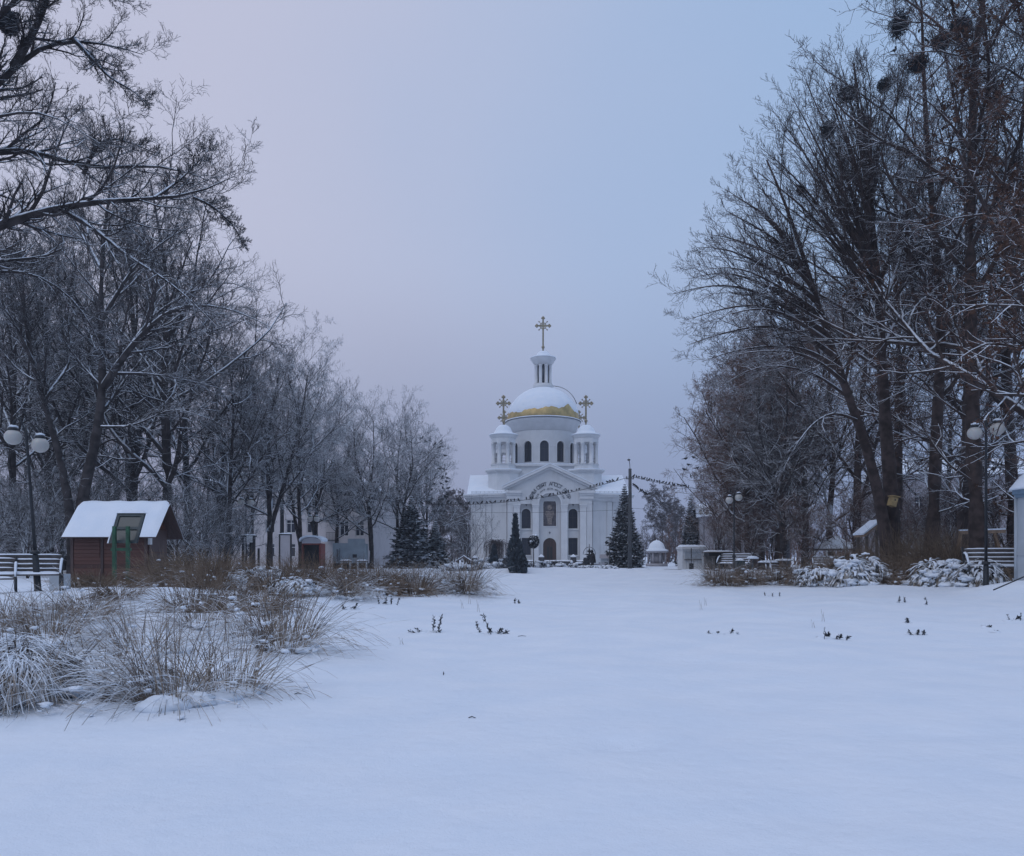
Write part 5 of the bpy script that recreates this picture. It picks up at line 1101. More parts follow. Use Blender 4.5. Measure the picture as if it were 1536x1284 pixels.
# far wood that closes the horizon: one mass
def woodland(name, px0, px1, Y, H, n, mt, seed):
    q = np.random.default_rng(seed); x = q.uniform(wx(px0, Y), wx(px1, Y), n); y = Y + q.uniform(0, 30, n); h = H * q.uniform(.45, 1.0, n) * (.8 + .2 * np.sin(x * .35 + seed)); K = 6
    P = np.zeros((n, K, 3)); s = np.linspace(0, 1, K)
    P[:, :, 0] = x[:, None] + q.normal(0, .3, (n, K)).cumsum(1); P[:, :, 1] = y[:, None]; P[:, :, 2] = h[:, None] * s[None] - .2
    Rr = (.05 + .05 * q.random(n))[:, None] * np.linspace(1, .25, K)[None]; a = (P, Rr, h)
    b = grow(*a, n=9, t0=.1, t1=1., alo=20, ahi=55, lr=.3, up=.05, wig=.15, K=5, rr=.5, q=q, rmin=.02); c = grow(*b, n=7, t0=.1, t1=1., alo=25, ahi=60, lr=.5, up=.03, wig=.2, K=4, rr=.6, q=q, rmin=.018)
    o = mesh_arrays(name, [mk(P, Rr, 4), mk(b[0], b[1], 3), mk(c[0], c[1], 3)], [mt], None, False); tag(o, kind='stuff'); return o
woodland('far_woodland', -420, 500, 112, 10.5, 620, M['twig'], 3)
woodland('far_woodland', 620, 760, 150, 8.0, 160, M['twig_far'], 4)
woodland('far_woodland', 930, 1110, 158, 9.5, 180, M['twig_far'], 5)
woodland('far_woodland', 1050, 2000, 105, 10.0, 620, M['twig_red'], 6)
# rooks' nests and mistletoe balls in the crowns
def nest(px, py, Y, r, ry, label, n=900, seed=0):
    q = np.random.default_rng(seed); d = nrm(q.normal(0, 1, (n, 3))); c = W(px, py, Y); S = np.array([r, r, ry]); p = c + d * S * (q.random((n, 1)) ** .6) * .95
    t_ = nrm(q.normal(0, 1, (n, 3)) + d * .4); P = np.stack([p - t_ * r * .30, p + q.normal(0, .03, p.shape), p + t_ * r * .42], 1); Rr = np.full((n, 3), .011) * np.array([1, .9, .5])
    o = mesh_arrays('twig_nest', [mk(P, Rr, 3)], [M['sprig']], None, False); tag(o, label, 'nest', 'dark twig balls in the tree crowns')
for a in ((1348, 37, 31, .40, .58, 'largest dark twig ball, highest in the right trees'), (1270, 142, 31, .34, .30, 'round dark twig ball alone on the left slope of the big crown'), (1242, 195, 31, .28, .30, 'dark twig ball just below the round one in the big crown'),
          (1377, 96, 31, .42, .34, 'wide dark twig ball below the highest one'), (1201, 285, 31, .16, .22, 'small dark twig ball low in the big crown'), (1326, 128, 32, .28, .26, 'dark twig ball between the round and the wide ones'), (1440, 40, 30, .42, .34, 'dark twig ball near the top right corner'),
          (1300, 186, 33, .26, .3, 'dark twig ball inside the big crown, right of its middle'), (12, 32, 15, .20, .26, 'dark twig ball in the top left corner of the photo'), (1412, 62, 33, .4, .4, 'dark twig ball between the wide one and the corner one')):
    nest(*a[:5], a[5], 520, int(a[0]))
# rooks sitting in trees
q = np.random.default_rng(77)
for i in range(58):
    px = 672 - abs(q.normal(0, 20)); py = q.uniform(655, 770); px -= max(0, (700 - py)) * .25
    bird(W(px, py, q.uniform(81, 88)), q.uniform(0, 6.28), 'dark rook perched in the round-crowned tree left of the church', 'rooks in the tree left of the church', q.uniform(.95, 1.25))
for px, py in ((1028, 690), (1033, 699), (1040, 688), (1026, 706), (1036, 716), (1046, 704)):
    bird(W(px, py, 77), q.uniform(0, 6.28), 'dark rook perched at the left tip of the right wood', 'rooks at the tip of the right wood', 1.1)
for i in range(14):
    bird(W(q.uniform(1330, 1470), q.uniform(10, 110), q.uniform(29, 33)), q.uniform(0, 6.28), 'dark rook high in the tall trees at the top right', 'rooks high in the right trees', q.uniform(.5, .62))
# ------------------------------------------------------------------ conifers
def spruce(name, label, loc, H, Rb, seed, mats, snow=.55, whorls=26, group=None):
    q = np.random.default_rng(seed); t = thing(name, label, 'tree', loc, 0, group)
    mesh_arrays('trunk', [mk(np.array([[[0, 0, -.2], [0, 0, H * .5], [0, 0, H * .98]]]), np.array([[H * .018, H * .011, .01]]), 8)], [M['bark']], t)
    P = []; Lb = []
    for k in range(whorls):
        f = k / (whorls - 1); z = H * (.02 + .97 * f); R0 = Rb * (1 - f) ** .85 * (.82 + .3 * q.random()) + .05; n = max(6, int(20 * (1 - f) + 7)); a0 = q.random() * 6.28
        for j in range(n):
            a = a0 + 6.28 * j / n + q.normal(0, .15); L = R0 * q.uniform(.75, 1.12); s = np.linspace(0, 1, 6); dr = (.10 + .22 * (1 - f))
            P.append(np.stack([np.cos(a) * L * s, np.sin(a) * L * s, z - L * dr * s + L * .22 * s ** 3 + H * .01], 1)); Lb.append(L)
    P = np.array(P); Lb = np.array(Lb); Rr = np.repeat(np.linspace(.02, .006, 6)[None], len(P), 0)
    parts = [mk(P, Rr, 3)]
    # flat sprays of needles: narrow leaf-like quads along both sides of every branch
    V = []
    for s_ in np.linspace(.08, 1, 15):
        i = min(4, int(s_ * 5)); w_ = s_ * 5 - i; p = P[:, i] * (1 - w_) + P[:, i + 1] * w_; T = nrm(P[:, i + 1] - P[:, i]); sd_ = nrm(np.cross(T, np.array([0, 0, 1.]))); upn = np.cross(sd_, T)
        for sg in (-1, 1, 0):
            ln = (Lb * .36 * (1.1 - .6 * s_) + .09)[:, None] * q.uniform(.7, 1.3, (len(P), 1)); d = nrm(T * .8 + sd_ * sg * q.uniform(.5, 1.1, (len(P), 1)) + np.array([0, 0, -.35]) * q.uniform(.0, 1.6, (len(P), 1)))
            wd = ln * .26; b_ = nrm(np.cross(d, upn) + q.normal(0, .25, d.shape)); V.append(np.stack([p, p + d * ln * .5 + b_ * wd, p + d * ln, p + d * ln * .5 - b_ * wd], 1))
    V = np.concatenate(V).reshape(-1, 3); parts.append((V, np.arange(len(V)).reshape(-1, 4), 0))
    cr_ = mesh_arrays('crown', parts, [mats], t, False)
    if snow:
        m = MB()
        for i in np.nonzero(q.random(len(P)) < snow)[0]:
            for e in (3, 4):
                if q.random() < .65:
                    L = Lb[i]; c = P[i, e] + np.array([0, 0, .05]); m.blob(c, (max(.09, L * .17) * q.uniform(.7, 1.3), max(.09, L * .17) * q.uniform(.7, 1.3), max(.045, L * .06)), .35, int(i), 6, 4)
        m.build('branch_snow', M['snowcap'], t)['kind'] = 'stuff'
    return t
spruce('spruce', 'larger of two dark spruces left of the church with snow on its boughs', bz(617, 78), 6.9, 2.3, 1, M['needle'], .62, 32)
spruce('spruce', 'smaller of two dark spruces left of the church', bz(653, 80), 4.6, 1.45, 2, M['needle'], .62, 24)
spruce('spruce', 'tall dark spruce right of the church behind the utility pole', bz(937, 84), 8.7, 1.9, 3, M['needle'], .42, 38)
spruce('spruce', 'narrow far spruce right of the domed gazebo', bz(1037, 96), 8.7, 1.6, 4, M['needle'], .35, 36)
def thuja(name, label, loc, H, Rb, seed, prof, mt, cat='tree'):
    q = np.random.default_rng(seed); t = thing(name, label, cat, loc); n = 2600
    f = q.random(n) ** 1.15; a = q.random(n) * 6.28; rr = Rb * np.interp(f, *prof) * (.35 + .85 * q.random(n) ** .6); p = np.stack([np.cos(a) * rr, np.sin(a) * rr, f * H], 1)
    d = nrm(np.stack([np.cos(a) * .5, np.sin(a) * .5, np.full(n, 1.1)], 1) + q.normal(0, .3, (n, 3))); b_ = nrm(np.cross(d, q.normal(0, 1, (n, 3)))); ln = .22 * q.uniform(.5, 1.3, (n, 1)); wd = ln * .25
    V = np.stack([p, p + d * ln * .5 + b_ * wd, p + d * ln, p + d * ln * .5 - b_ * wd], 1).reshape(-1, 3)
    mesh_arrays('trunk', [mk(np.array([[[0, 0, -.2], [0, 0, H * .4], [0, 0, H * .9]]]), np.array([[.07, .05, .01]]), 7)], [M['bark']], t)
    mesh_arrays('crown', [(V, np.arange(len(V)).reshape(-1, 4), 0)], [mt], t, False); return t
thuja('thuja', 'narrow dark pointed conifer standing alone before the church front', bz(773, 57), 3.9, .52, 5, ([0, .15, .3, .45, .55, .75, 1], [.85, 1, .95, .72, .42, .24, .03]), M['thuja'])
thuja('small_conifer', 'small dark bushy conifer under the weeping tree left of the thuja', bz(741, 68), 2.0, .3, 6, ([0, .3, .7, 1], [.8, 1, .5, .05]), M['thuja'])
thuja('clipped_conifer', 'low rounded evergreen at the foot of the thuja', bz(777, 55.5), 1.55, .52, 7, ([0, .5, .8, 1], [.95, 1, .7, .15]), M['thuja'], 'shrub')
# weeping tree, topiary
q = np.random.default_rng(51); t = thing('weeping_tree', 'small weeping tree with hanging bare shoots against the church wall', 'tree', bz(745, 82)); P = []
for i in range(150):
    a = q.random() * 6.28; r_ = q.uniform(.25, 1.35); h = 2.75 + q.normal(0, .12); dn = q.uniform(.8, 2.3)
    P.append([(0, 0, 2.2), (math.cos(a) * r_ * .55, math.sin(a) * r_ * .55, h), (math.cos(a) * r_, math.sin(a) * r_, h - .25), (math.cos(a) * r_ * 1.06, math.sin(a) * r_, h - .25 - dn * .5), (math.cos(a) * r_ * 1.05, math.sin(a) * r_, max(.3, h - .25 - dn))])
P = np.array(P); b = grow(P, np.full(P.shape[:2], .012), np.full(len(P), 2.), n=7, t0=.4, t1=1., alo=10, ahi=35, lr=.35, up=-.3, wig=.1, K=5, q=q, rmin=.008)
mesh_arrays('trunk', [mk(np.array([[[0, 0, -.2], [.03, 0, 1.2], [0, 0, 2.3]]]), np.array([[.09, .07, .06]]), 8)], [M['bark']], t)
mesh_arrays('crown', [mk(P, np.repeat(np.array([[.03, .02, .014, .011, .007]]), len(P), 0), 3), mk(b[0], b[1], 3)], [M['twig_far']], t, False)
t = thing('standard_rose', 'small round-headed standard tree on a thin stem with a snow cap', 'tree', bz(800, 60)); q = np.random.default_rng(52)
mesh_arrays('trunk', [mk(np.array([[[0, 0, -.1], [.02, 0, .8], [.02, 0, 1.7]]]), np.array([[.045, .035, .03]]), 8)], [M['bark']], t)
n = 2600; d = nrm(q.normal(0, 1, (n, 3))); p = np.array([.02, 0, 1.95]) + d * np.array([.42, .42, .52]) * q.random((n, 1)) ** .35; a = nrm(q.normal(0, 1, (n, 3))); b_ = nrm(np.cross(a, d)); s = q.uniform(.04, .1, (n, 1))
V = np.stack([p - a * s, p + b_ * s * .6, p + a * s, p - b_ * s * .6], 1).reshape(-1, 3); mesh_arrays('crown', [(V, np.arange(len(V)).reshape(-1, 4), 0)], [M['sprig']], t, False)
m = MB(); m.blob((-.05, -.25, 1.95), (.24, .14, .12), .4, 2); m.blob((.1, 0, 2.42), (.22, .2, .1), .4, 3); m.build('cap_snow', M['snowcap'], t)
# ------------------------------------------------------------------ ornamental grasses, weeds, snowed-up shrubs, sprigs
def clump(name, label, px, Y, h, spread, n, mt, seed, group=None, snow=1., stiff=.5, rad=.0042, az0=None, cat='grass clump', base=.14, K=9, dz=0., flat=1., mound=False):
    """fan of arching blades over a lumpy snow cushion; h height, spread reach"""
    q = np.random.default_rng(seed); loc = bz(px, Y, dz); t = thing(name, label, cat, loc, 0, group)
    a = q.random(n) * 6.28 if az0 is None else az0 + q.normal(0, .9, n)
    rb_ = base * np.sqrt(q.random(n)); el = np.clip(q.beta(2.2 * stiff + .7, 1.2, n), .10, .97) * math.pi / 2
    L = (h * np.sin(el) + spread * np.cos(el)) * q.uniform(.7, 1.25, n) * 1.05
    dg = q.uniform(.05, .36, n) * (1.35 - stiff * .7) * np.where(q.random(n) < .18, 1.9, 1)
    P = np.zeros((n, K, 3)); P[:, 0] = np.stack([np.cos(a) * rb_, np.sin(a) * rb_, np.full(n, -.02)], 1); d = np.stack([np.cos(a) * np.cos(el), np.sin(a) * np.cos(el), np.sin(el)], 1)
    for k in range(1, K):
        d = nrm(d + np.stack([np.zeros(n), np.zeros(n), -dg], 1) + q.normal(0, .035, (n, 3))); P[:, k] = P[:, k - 1] + d * (L / (K - 1))[:, None]
    if mound:   # leaves slumped under the snow: short straps thatching a dome
        th = np.arccos(1 - q.random(n) * .95); lump = 1 + .22 * np.sin(3 * a + seed) * np.sin(2.3 * th + seed) + q.normal(0, .07, n); L = q.uniform(.16, .42, n) * (h + .3)
        P[:, 0] = np.stack([spread * .62 * np.sin(th) * np.cos(a) * lump, spread * .62 * np.sin(th) * np.sin(a) * lump, h * .86 * np.cos(th) * lump + .03], 1)
        a2 = a + q.normal(0, .55, n); dn = np.sin(th) * 1.1 - .35 + q.normal(0, .25, n); d = nrm(np.stack([np.cos(a2), np.sin(a2), -dn], 1))
        for k in range(1, K): d = nrm(d + np.array([0, 0, -.13]) + q.normal(0, .05, (n, 3))); P[:, k] = P[:, k - 1] + d * (L / (K - 1))[:, None]
    P[..., 2] = np.maximum(P[..., 2], -.03)
    Rr = rad * q.uniform(.7, 1.3, n)[:, None] * np.interp(np.linspace(0, 1, K), [0, .5, 1], [1, .8, .3])[None]
    mesh_arrays('blades', [mk(P, Rr, 3 if flat == 1 else 4, 0, flat)], [mt], t, False)
    if snow:
        m = MB(); nb_ = int(8 + 7 * snow)
        for i in range(nb_):
            aa = q.random() * 6.28; r_ = spread * .5 * math.sqrt(q.random()); s = spread * q.uniform(.09, .2) * snow ** .5
            m.blob((math.cos(aa) * r_, math.sin(aa) * r_, h * .08 * (1 - r_ / spread) - .01), (s * q.uniform(.7, 1.2), s * q.uniform(.7, 1.2), s * q.uniform(.3, .5)), .35, seed * 50 + i, 18, 12)
        for i in range(int(26 * snow)):
            b_ = int(q.integers(n)); k = int(q.integers(2, K - 2)); s = rad * q.uniform(2.5, 8.5)
            m.blob(P[b_, k] + np.array([0, 0, s * .3]), (s * q.uniform(.8, 1.9), s * q.uniform(.8, 1.9), s * .6), .5, seed * 70 + i, 8, 5)
        m.build('snow_cushion', M['snowcap'], t)['kind'] = 'stuff'
    return t
G1 = 'ornamental grasses in the snowy bed on the left'
for a in (('fan-shaped grass clump in front, blades spread wide over the snow', 258, 6.3, .62, .82, 290, 1.2, .5, .0034), ('dark-based clump beside the wide front fan, bent to its right', 340, 6.6, .56, .6, 190, .7, .6, .0034),
          ('snow-bowed grass clump at the left edge with a dark hollow at its base', 38, 6.25, .5, .85, 300, .7, .3, .0036), ('grass clump leaning right at the right end of the front bed', 424, 9.0, .66, .75, 300, .8, .62, .004),
          ('loose grass clump behind the left-edge one, blades matted', 70, 8.8, .4, 1.0, 320, 1.0, .4, .004), ('matted tan grass clump behind the front fan, left side', 135, 10.6, .4, 1.1, 300, .8, .4, .0045),
          ('thin upright grass clump standing in the snow hump behind the front fan', 305, 11.0, .55, .7, 150, .5, .65, .004), ('matted clump at the far left edge of the bed', -10, 10.4, .42, 1.1, 320, .8, .45, .0045),
          ('low grass clump left of the leaning one, half buried', 385, 10.4, .42, .8, 200, .9, .5, .004), ('drooping grass clump low at the front between the fan and the left edge', 165, 7.0, .42, .7, 200, 1.4, .2, .0036), ('short blades poking from the snow behind the fan', 215, 8.4, .5, .8, 220, .6, .4, .0036)):
    clump('grass_clump', a[0], a[1], a[2], a[3], a[4], a[5], M['grass'], int(a[1]) + 900, G1, a[6], a[7], a[8], base=.3)
clump('grass_clump', 'snow-slumped mound of drooping blades in the lower left corner of the bed', 28, 6.15, .42, .62, 1100, M['grass'], 77, G1, .6, .3, .0036, base=.3, flat=1.25, mound=True)
clump('grass_clump', 'small snow-slumped mound under the front fan, left side', 205, 6.5, .24, .45, 500, M['grass'], 78, G1, .5, .3, .0036, base=.3, flat=1.25, mound=True)
for a in (('brown dried grass tuft on the snow hump before the kiosk', 182, 16.5, .36, .6, 260, .0, .4, .0055), ('brown grass tuft right of the snow hump', 285, 15.2, .75, .8, 360, .4, .5, .0055), ('tan grass tuft behind the upright clump', 345, 14.8, .75, .85, 380, .5, .45, .0055),
          ('brown tuft at the left edge in front of the bench', 15, 13.5, .22, .95, 300, .6, .4, .0055), ('brown tuft in front of the right bench foot', 80, 13.5, .22, .9, 280, .6, .4, .0055), ('tuft between the bench and the snow hump', 132, 14.8, .22, .8, 240, .6, .4, .0055), ('tangled tuft in front of the snow-bowed clumps', 395, 15.5, .6, .85, 320, .6, .45, .0055)):
    clump('grass_clump', a[0], a[1], a[2], a[3], a[4], a[5], M['grass_brown'], int(a[1]) + 1900, G1, a[6], a[7], a[8], base=.35)
G2 = 'tangled weeds in front of the kiosk and banner'
i = 0
for px, Y, h, s, lb in ((212, 25, .6, .6, 'russet weed bush left below the notice stand'), (238, 24, 1.05, .6, 'tall russet weed bush at the kiosk corner'), (258, 25, .95, .6, 'russet weed bush before the plank pile'), (150, 24, .42, .8, 'low dry weed under the kiosk front wall, middle'), (112, 24, .4, .7, 'low dry weed under the kiosk front wall, left end'),
                        (290, 24, .95, .7, 'russet weed bush right of the plank pile'), (325, 25, 1.1, .8, 'russet weed bush left below the gate posts'), (352, 26, .9, .7, 'russet weed bush right below the gate posts')):
    clump('weed_bush', lb, px, Y, h, s, 380, M['weed'], 3000 + i, G2, .15, .8, .0055, cat='weed', base=.3); i += 1
G3 = 'row of snowy dry plants across the middle left'
i = 0
for px, Y, h, s, mt_, sn, lb in ((395, 21.5, 0.66, .8, 'grass_snow', 1.6, 'snow-laden clump left of the banner stand foot'), (372, 20, 0.53, .8, 'grass_snow', 1.4, 'snow-bowed clump at the left end of the row'), (425, 23, 0.94, .7, 'grass_brown', .4, 'brown clump at the foot of the banner stand'), (455, 22, 0.91, .8, 'grass_brown', .7, 'brown clump below the arched booth, left'),
                                 (480, 24, 0.99, .8, 'weed', .4, 'russet clump below the arched booth, right'), (505, 22.5, 0.84, .8, 'grass_brown', .6, 'brown clump below the clad kiosk, left end'), (530, 24, 0.91, .8, 'weed', .5, 'russet clump below the clad kiosk, middle'), (552, 23, 0.79, .8, 'grass_brown', .6, 'brown clump below the clad kiosk, right end'),
                                 (578, 24, 0.84, .85, 'weed', .5, 'russet clump below the many-stemmed tree'), (603, 23, 0.76, .9, 'grass', .8, 'tan clump below the larger spruce, left'), (630, 24, 0.76, .9, 'grass', .8, 'tan clump below the larger spruce, right'), (655, 23, 0.70, .8, 'grass', .8, 'tan clump below the smaller spruce'),
                                 (700, 22, 0.94, .75, 'grass', .4, 'curved sheaf of grass ending the row at the right'), (678, 22.6, 0.68, .7, 'grass', .9, 'low clump just left of the curved sheaf'), (440, 19, 0.41, .8, 'grass_snow', 1.5, 'snow-bowed clump in front of the row, middle'), (520, 19.5, 0.48, .8, 'grass', 1.1, 'low half-buried clump in front of the row')):
    fl = mt_ == 'grass_snow'
    clump('dry_plant', lb, px, Y, h, s, 330 if fl else 400, M[mt_], 4000 + i, G3, sn, .35 if fl else .55 if mt_ != 'weed' else .75, .012 if fl else .006, cat='dry plant', base=.3, flat=2.2 if fl else 1., mound=fl); i += 1
G4 = 'row of snowy dry plants on the right'
for px, Y, h, s, mt_, n_, rd, sn, stf, lb in ((1072, 29, .71, .95, 'grass', 240, .006, .8, .55, 'spread thin clump at the left end of the right row'), (1105, 30, .69, .9, 'grass', 200, .006, .8, .5, 'thin clump second in the right row, on a snow hump'), (1165, 28, .83, .7, 'grass_brown', 260, .0065, 1.0, .65, 'brown upright clump with snow in its heart'), (1192, 28, .71, .7, 'grass', 240, .0065, 1.2, .5, 'pale clump right of the brown upright one'),
                                              (1222, 27, .63, .9, 'grass_snow', 150, .012, 1.6, .35, 'low snowy clump left of the big snow-laden one'), (1278, 26.5, .95, 1.0, 'grass_snow', 230, .017, 2.2, .45, 'big snow-laden clump with broad drooping leaves left of the brown gap'), (1305, 27, .92, .85, 'grass_snow', 170, .017, 1.8, .4, 'snow-laden clump pressed against the big one on its right'), (1340, 27.5, .98, .75, 'grass_brown', 360, .0065, .3, .65, 'dark brown clump in the gap between the snow-laden ones'),
                                              (1395, 26, .94, .9, 'grass_snow', 200, .017, 2.0, .4, 'snow-laden clump right of the brown gap'), (1430, 25.5, .9, 1.0, 'grass_snow', 230, .017, 2.2, .42, 'widest snow-laden clump below the timber swing frame'), (1472, 24.5, .80, .9, 'grass_snow', 180, .017, 1.8, .3, 'snow-laden clump trailing off below the right bench'), (1370, 27, .80, .7, 'grass_brown', 260, .0065, .5, .55, 'brown clump half under the right snow-laden ones'), (1140, 29.5, .46, .7, 'grass', 150, .0055, .9, .45, 'thin low clump between the first clumps and the brown upright one')):
    fl = mt_ == 'grass_snow'
    clump('dry_plant', lb, px, Y, h, s, int(n_ * (1.5 if fl else 1.25)), M[mt_], 5000 + i, G4, sn, stf, rd, cat='dry plant', base=.25, flat=2.4 if fl else 1., mound=fl); i += 1
for px, Y, h, s, lb in ((1345, 31, 1.75, .9, 'tall russet weed bush at the foot of the thick trunk'), (1385, 30, 1.7, 1.0, 'tall russet weed bush before the stump'), (1418, 29, 1.7, .9, 'tall russet weed bush left of the timber swing frame'), (1440, 28, 1.9, .8, 'yellowish tall grass sheaf under the timber swing frame'), (1462, 29, 1.4, .9, 'russet weed bush left of the right bench'), (1310, 32, 1.5, .9, 'russet weed bush below the timber shelter'), (1268, 33, 1.2, .9, 'russet weed bush below the tent pavilion')):
    clump('weed_bush', lb, px, Y, h, s, 700, M['weed'], 6000 + i, 'tall russet weeds on the right', .1, .85, .006, cat='weed', base=.35); i += 1
for px, Y, h, s, lb in ((1248, 27.6, .85, .7, 'brown tuft standing behind the low snowy clump on the right'), (1288, 28, 1.05, .7, 'tall brown tuft rising behind the big snow-laden clump'), (1322, 26.4, .7, .7, 'brown tuft pressed between the big snow-laden clump and the gap'), (1412, 26.8, .95, .7, 'tall brown tuft rising behind the widest snow-laden clump'), (1450, 25.6, .8, .7, 'brown tuft right behind the widest snow-laden clump'), (1090, 28.4, .55, .8, 'tan tuft between the first two clumps of the right row'), (1125, 28.6, .5, .8, 'tan tuft right of the first two clumps of the right row'), (1208, 27.4, .6, .8, 'tan tuft left of the low snowy clump')):
    clump('dry_plant', lb, px, Y, h, s, 340, M['grass_brown'], 7000 + i, G4, .7, .6, .0065, cat='dry plant', base=.3); i += 1
for px, Y, h, s, lb in ((310, 19.5, .75, .9, 'brown band tuft below the gate posts, left'), (345, 20.5, .8, .9, 'brown band tuft below the gate posts, right'), (260, 21, .7, .9, 'brown band tuft below the plank pile'), (410, 19.5, .7, .9, 'brown band tuft in front of the banner stand'), (470, 20.5, .7, .9, 'brown band tuft in front of the arched booth'), (565, 21, .6, .9, 'brown band tuft below the pollarded tree'), (620, 21.5, .6, .9, 'brown band tuft in front of the larger spruce')):
    clump('dry_plant', lb, px, Y, h, s, 360, M['grass_brown'], 7000 + i, G3, .7, .6, .006, cat='dry plant', base=.35); i += 1
# snowed-up low shrubs and bed edge before the church
def snowed_shrub(label, px, Y, wdt, ht, seed, group, n=60):
    q = np.random.default_rng(seed); t = thing('snowed_shrub', label, 'shrub', bz(px, Y), 0, group); p = q.normal(0, 1, (n, 3)) * np.array([wdt * .4, wdt * .25, 0])
    P = np.zeros((n, 5, 3)); P[:, 0] = p; d = nrm(q.normal(0, .5, (n, 3)) + np.array([0, 0, 1.]))
    for k in range(1, 5): d = nrm(d + q.normal(0, .25, (n, 3))); P[:, k] = P[:, k - 1] + d * ht * q.uniform(.18, .3, (n, 1))
    b = grow(P, np.full(P.shape[:2], .012), np.full(n, ht), n=6, t0=.2, t1=1., alo=25, ahi=70, lr=.5, up=0, wig=.2, K=4, q=q, rmin=.008)
    mesh_arrays('stems', [mk(P, np.full(P.shape[:2], .014), 3), mk(b[0], b[1], 3)], [M['sprig']], t, False); m = MB()
    for j in range(16): m.blob((q.normal(0, wdt * .38), q.normal(0, wdt * .22), ht * q.uniform(.15, .85)), (q.uniform(.12, .3), q.uniform(.12, .25), q.uniform(.06, .14)), .5, seed * 20 + j, 9, 6)
    m.build('snow_cushion', M['snowcap'], t)['kind'] = 'stuff'
for k, (px, Y, w_, h, lb) in enumerate(((752, 60, 1.5, .7, 'snowed-up shrub just left of the thuja'), (728, 61, 1.6, .8, 'snowed-up shrub below the weeping tree'), (706, 62, 1.6, .6, 'snowed-up shrub below the well house'), (805, 61, 1.3, .6, 'snowed-up shrub at the foot of the standard tree'), (830, 61, 1.4, .6, 'snowed-up shrub below the church door'), (855, 62, 1.4, .6, 'snowed-up shrub below the right stone pillar'), (880, 62, 1.3, .45, 'snowed-up shrub in front of the person'), (905, 61, 1.2, .3, 'lowest snowed-up shrub at the kerb end'),
                                        (682, 60, 1.8, .5, 'snowed-up shrub below the smaller spruce'), (742, 70, 1.3, 1.3, 'tall snowed-up shrub under the weeping tree'), (722, 72, 1.2, 1.1, 'snowed-up shrub left under the weeping tree'))):
    snowed_shrub(lb, px, Y, w_, h, 70 + k, 'snowed-up shrubs along the bed before the church')
# stalks poking out of the snow
def sprig(label, px, Y, stems, group='dark sprigs poking out of the open snow'):
    q = np.random.default_rng(int(px * 3 + Y)); t = thing('sprig', label, 'sprig', bz(px, Y, -.01), 0, group); V = []; P = []
    for dx, ln, tilt, thick in stems:
        a = R(tilt); d = np.array([math.sin(a), q.normal(0, .2), math.cos(a)]); p0 = np.array([dx, q.normal(0, .05), 0.]); s = np.linspace(0, 1, 6)[:, None]; pts = p0 + d * ln * s + q.normal(0, .006, (6, 3)); pts[0] = p0; P.append(pts)
        for j in range(int(46 * thick)):
            u_ = q.uniform(.1, 1); c = p0 + d * ln * u_; e = nrm(d * .8 + q.normal(0, .7, 3)); b_ = nrm(np.cross(e, q.normal(0, 1, 3))); l_ = .05 * thick * q.uniform(.5, 1.3); V.append([c, c + e * l_ * .5 + b_ * l_ * .16, c + e * l_, c + e * l_ * .5 - b_ * l_ * .16])
    V = np.array(V).reshape(-1, 3)
    mesh_arrays('stems', [mk(np.array(P), np.repeat(np.linspace(.006, .003, 6)[None], len(P), 0), 4)], [M['sprig']], t, False); mesh_arrays('leaves', [(V, np.arange(len(V)).reshape(-1, 4), 0)], [M['sprig']], t, False)
    m = MB()
    for dx, ln, tilt, thick in stems[:3]: m.blob((dx + q.normal(0, .03), .03, .0), (.09, .08, .035), .4, int(dx * 99 + px), 9, 6)
    m.build('snow_cushion', M['snowcap'], t)['kind'] = 'stuff'
sprig('pair of upright dark sprigs with a fallen one, nearest the left grasses', 645, 12.3, ((.05, .24, 2, 1.), (.13, .26, 10, 1.), (-.12, .10, -50, .9), (-.22, .12, -75, .8), (.08, .1, 60, .8), (-.02, .1, 160, .6)))
sprig('long leaning sprig with two short ones, second from the left grasses', 735, 12.0, ((.02, .33, -22, 1.), (-.14, .20, -20, .9), (.10, .10, 40, 1.1), (.18, .08, 60, 1.1), (.0, .06, 0, 1.2)))
sprig('low cluster of dark sprigs below the larger spruce', 582, 18.0, ((-.2, .2, -10, 1.), (-.06, .18, 10, 1.), (.06, .2, 4, 1.), (.2, .16, 20, 1.), (.0, .1, -60, 1.)))
sprig('low dark sprigs at the edge of the left grasses', 525, 15.5, ((-.1, .14, -20, 1.), (.08, .14, 30, 1.), (0, .1, 60, 1.)))
sprig('small dark tuft half buried, left one of two in the middle right', 1066, 11.9, ((0, .06, -50, .7), (.06, .07, 70, .7)))
sprig('small dark tuft half buried, right one of two in the middle right', 1097, 11.9, ((0, .09, 10, .9), (.04, .06, 60, .8)))
sprig('thin upright sprig with a dark tuft at its foot on the right snow', 1240, 11.4, ((-.06, .18, 4, .5), (.0, .07, 20, 1.1), (.08, .08, 70, .8), (.19, .05, 0, 1.), (.25, .05, 30, .9)))
sprig('small sprig right of the upright one', 1372, 11.9, ((0, .07, 20, .9), (.1, .06, -10, .9), (-.06, .08, -30, .8)))
sprig('tiny leaning sprig above the small one', 1363, 13.6, ((0, .1, -30, .9),))
sprig('pair of short sprigs under the brown gap clumps', 1350, 20.0, ((-.06, .14, 5, 1.), (.1, .12, -8, 1.)))
sprig('lone short sprig below the right snow-laden clumps', 1388, 19.0, ((0, .18, -14, 1.),))
sprig('dark tuft near the right edge of the snow', 1524, 14.6, ((0, .1, 50, 1.1), (-.12, .12, -10, .6), (.06, .14, 20, .7), (-.02, .06, 80, 1.)))
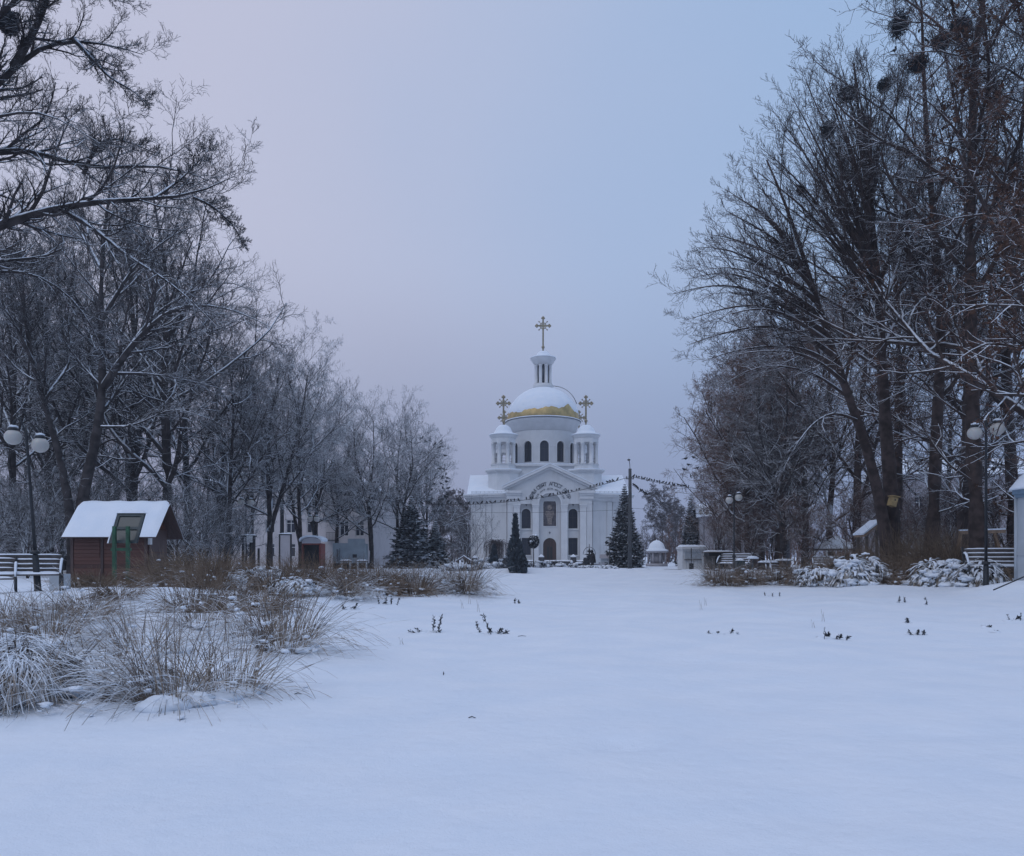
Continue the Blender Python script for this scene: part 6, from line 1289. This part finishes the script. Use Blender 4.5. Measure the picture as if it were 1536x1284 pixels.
sprig('thin sprig low on the right snow', 1480, 13.0, ((0, .05, 60, .8),)); sprig('flat dark sprig beside the thin one', 1494, 12.2, ((0, .05, 75, 1.),)); sprig('row of short sprigs below the right row of plants', 1158, 23.5, ((-.2, .14, 0, .8), (0, .1, 10, .8), (.22, .12, -5, .8)))
sprig('lone dark stub far out on the snow beyond the sheaf', 772, 19.5, ((0, .14, 8, 1.), (.1, .08, -6, 1.)))
for px, py, l_, lb in ((665, 1013, .03, 'tiny dark seed head sticking out of the snow in the foreground'), (708, 1077, .05, 'thin fallen twig lying on the foreground snow'), (447, 1045, .06, 'short twig lying by the right tip of the front fan'), (783, 953, .12, 'dark flat twig right of the long leaning sprig')):
    Y = CAMZ * F / (py - HY); x = wx(px, Y); z = g1(x, Y); P = np.array([[[x - l_ * .5, Y, z + .004], [x, Y + .01, z + .012], [x + l_ * .5, Y - .01, z + .006]]]) if l_ > .04 else np.array([[[x, Y, z - .01], [x + .003, Y, z + .015], [x + .002, Y, z + .032]]])
    o = mesh_arrays('twig', [mk(P, np.array([[.004, .006, .003]]), 5)], [M['sprig']]); tag(o, lb, 'twig')
for px, Y, h, lb in ((1050, 17, .22, 'single thin stalk left on the right snow'), (1057, 18.5, .2, 'single leaning stalk by the thin one'), (1233, 14.2, .22, 'single fine stalk above the upright sprig'), (1218, 13.0, .14, 'pair of fine stalks left of the upright sprig'), (703, 19.2, .34, 'tall fine stalk under the curved sheaf'), (716, 16.5, .26, 'fine stalk above the long leaning sprig'), (692, 18, .2, 'fine short stalk under the curved sheaf'), (600, 10.6, .1, 'fine stalk in the middle of the snow')):
    x, y, z = bz(px, Y); P = np.array([[[x + .02 * j + (.03 if j else 0), y, z - .02], [x + .02 * j + .005, y, z + h * .5], [x + .05 * j - .015, y, z + h * (1 - .2 * j)]] for j in range(2)])
    o = mesh_arrays('stalk', [mk(P, np.repeat(np.array([[.003, .0025, .0015]]), 2, 0), 4)], [M['grass_brown']]); tag(o, lb, 'stalk', 'fine stalks standing in the open snow')
# ------------------------------------------------------------------ thin winter air
hz = MB().box(-330, 330, -30, 330, -1.6, 62).build('haze', bpy.data.materials.new('haze'))
hm = hz.data.materials[0]; hm.use_nodes = True; hm.node_tree.nodes.clear()
vo = N(hm.node_tree, 'ShaderNodeVolumePrincipled'); vo.inputs['Color'].default_value = (.86, .90, 1, 1); vo.inputs['Density'].default_value = .0007; vo.inputs['Anisotropy'].default_value = 0.
ho = N(hm.node_tree, 'ShaderNodeOutputMaterial'); Lk(hm.node_tree, vo.outputs[0], ho.inputs['Volume']); tag(hz, kind='stuff')
scene.cycles.volume_bounces = 0
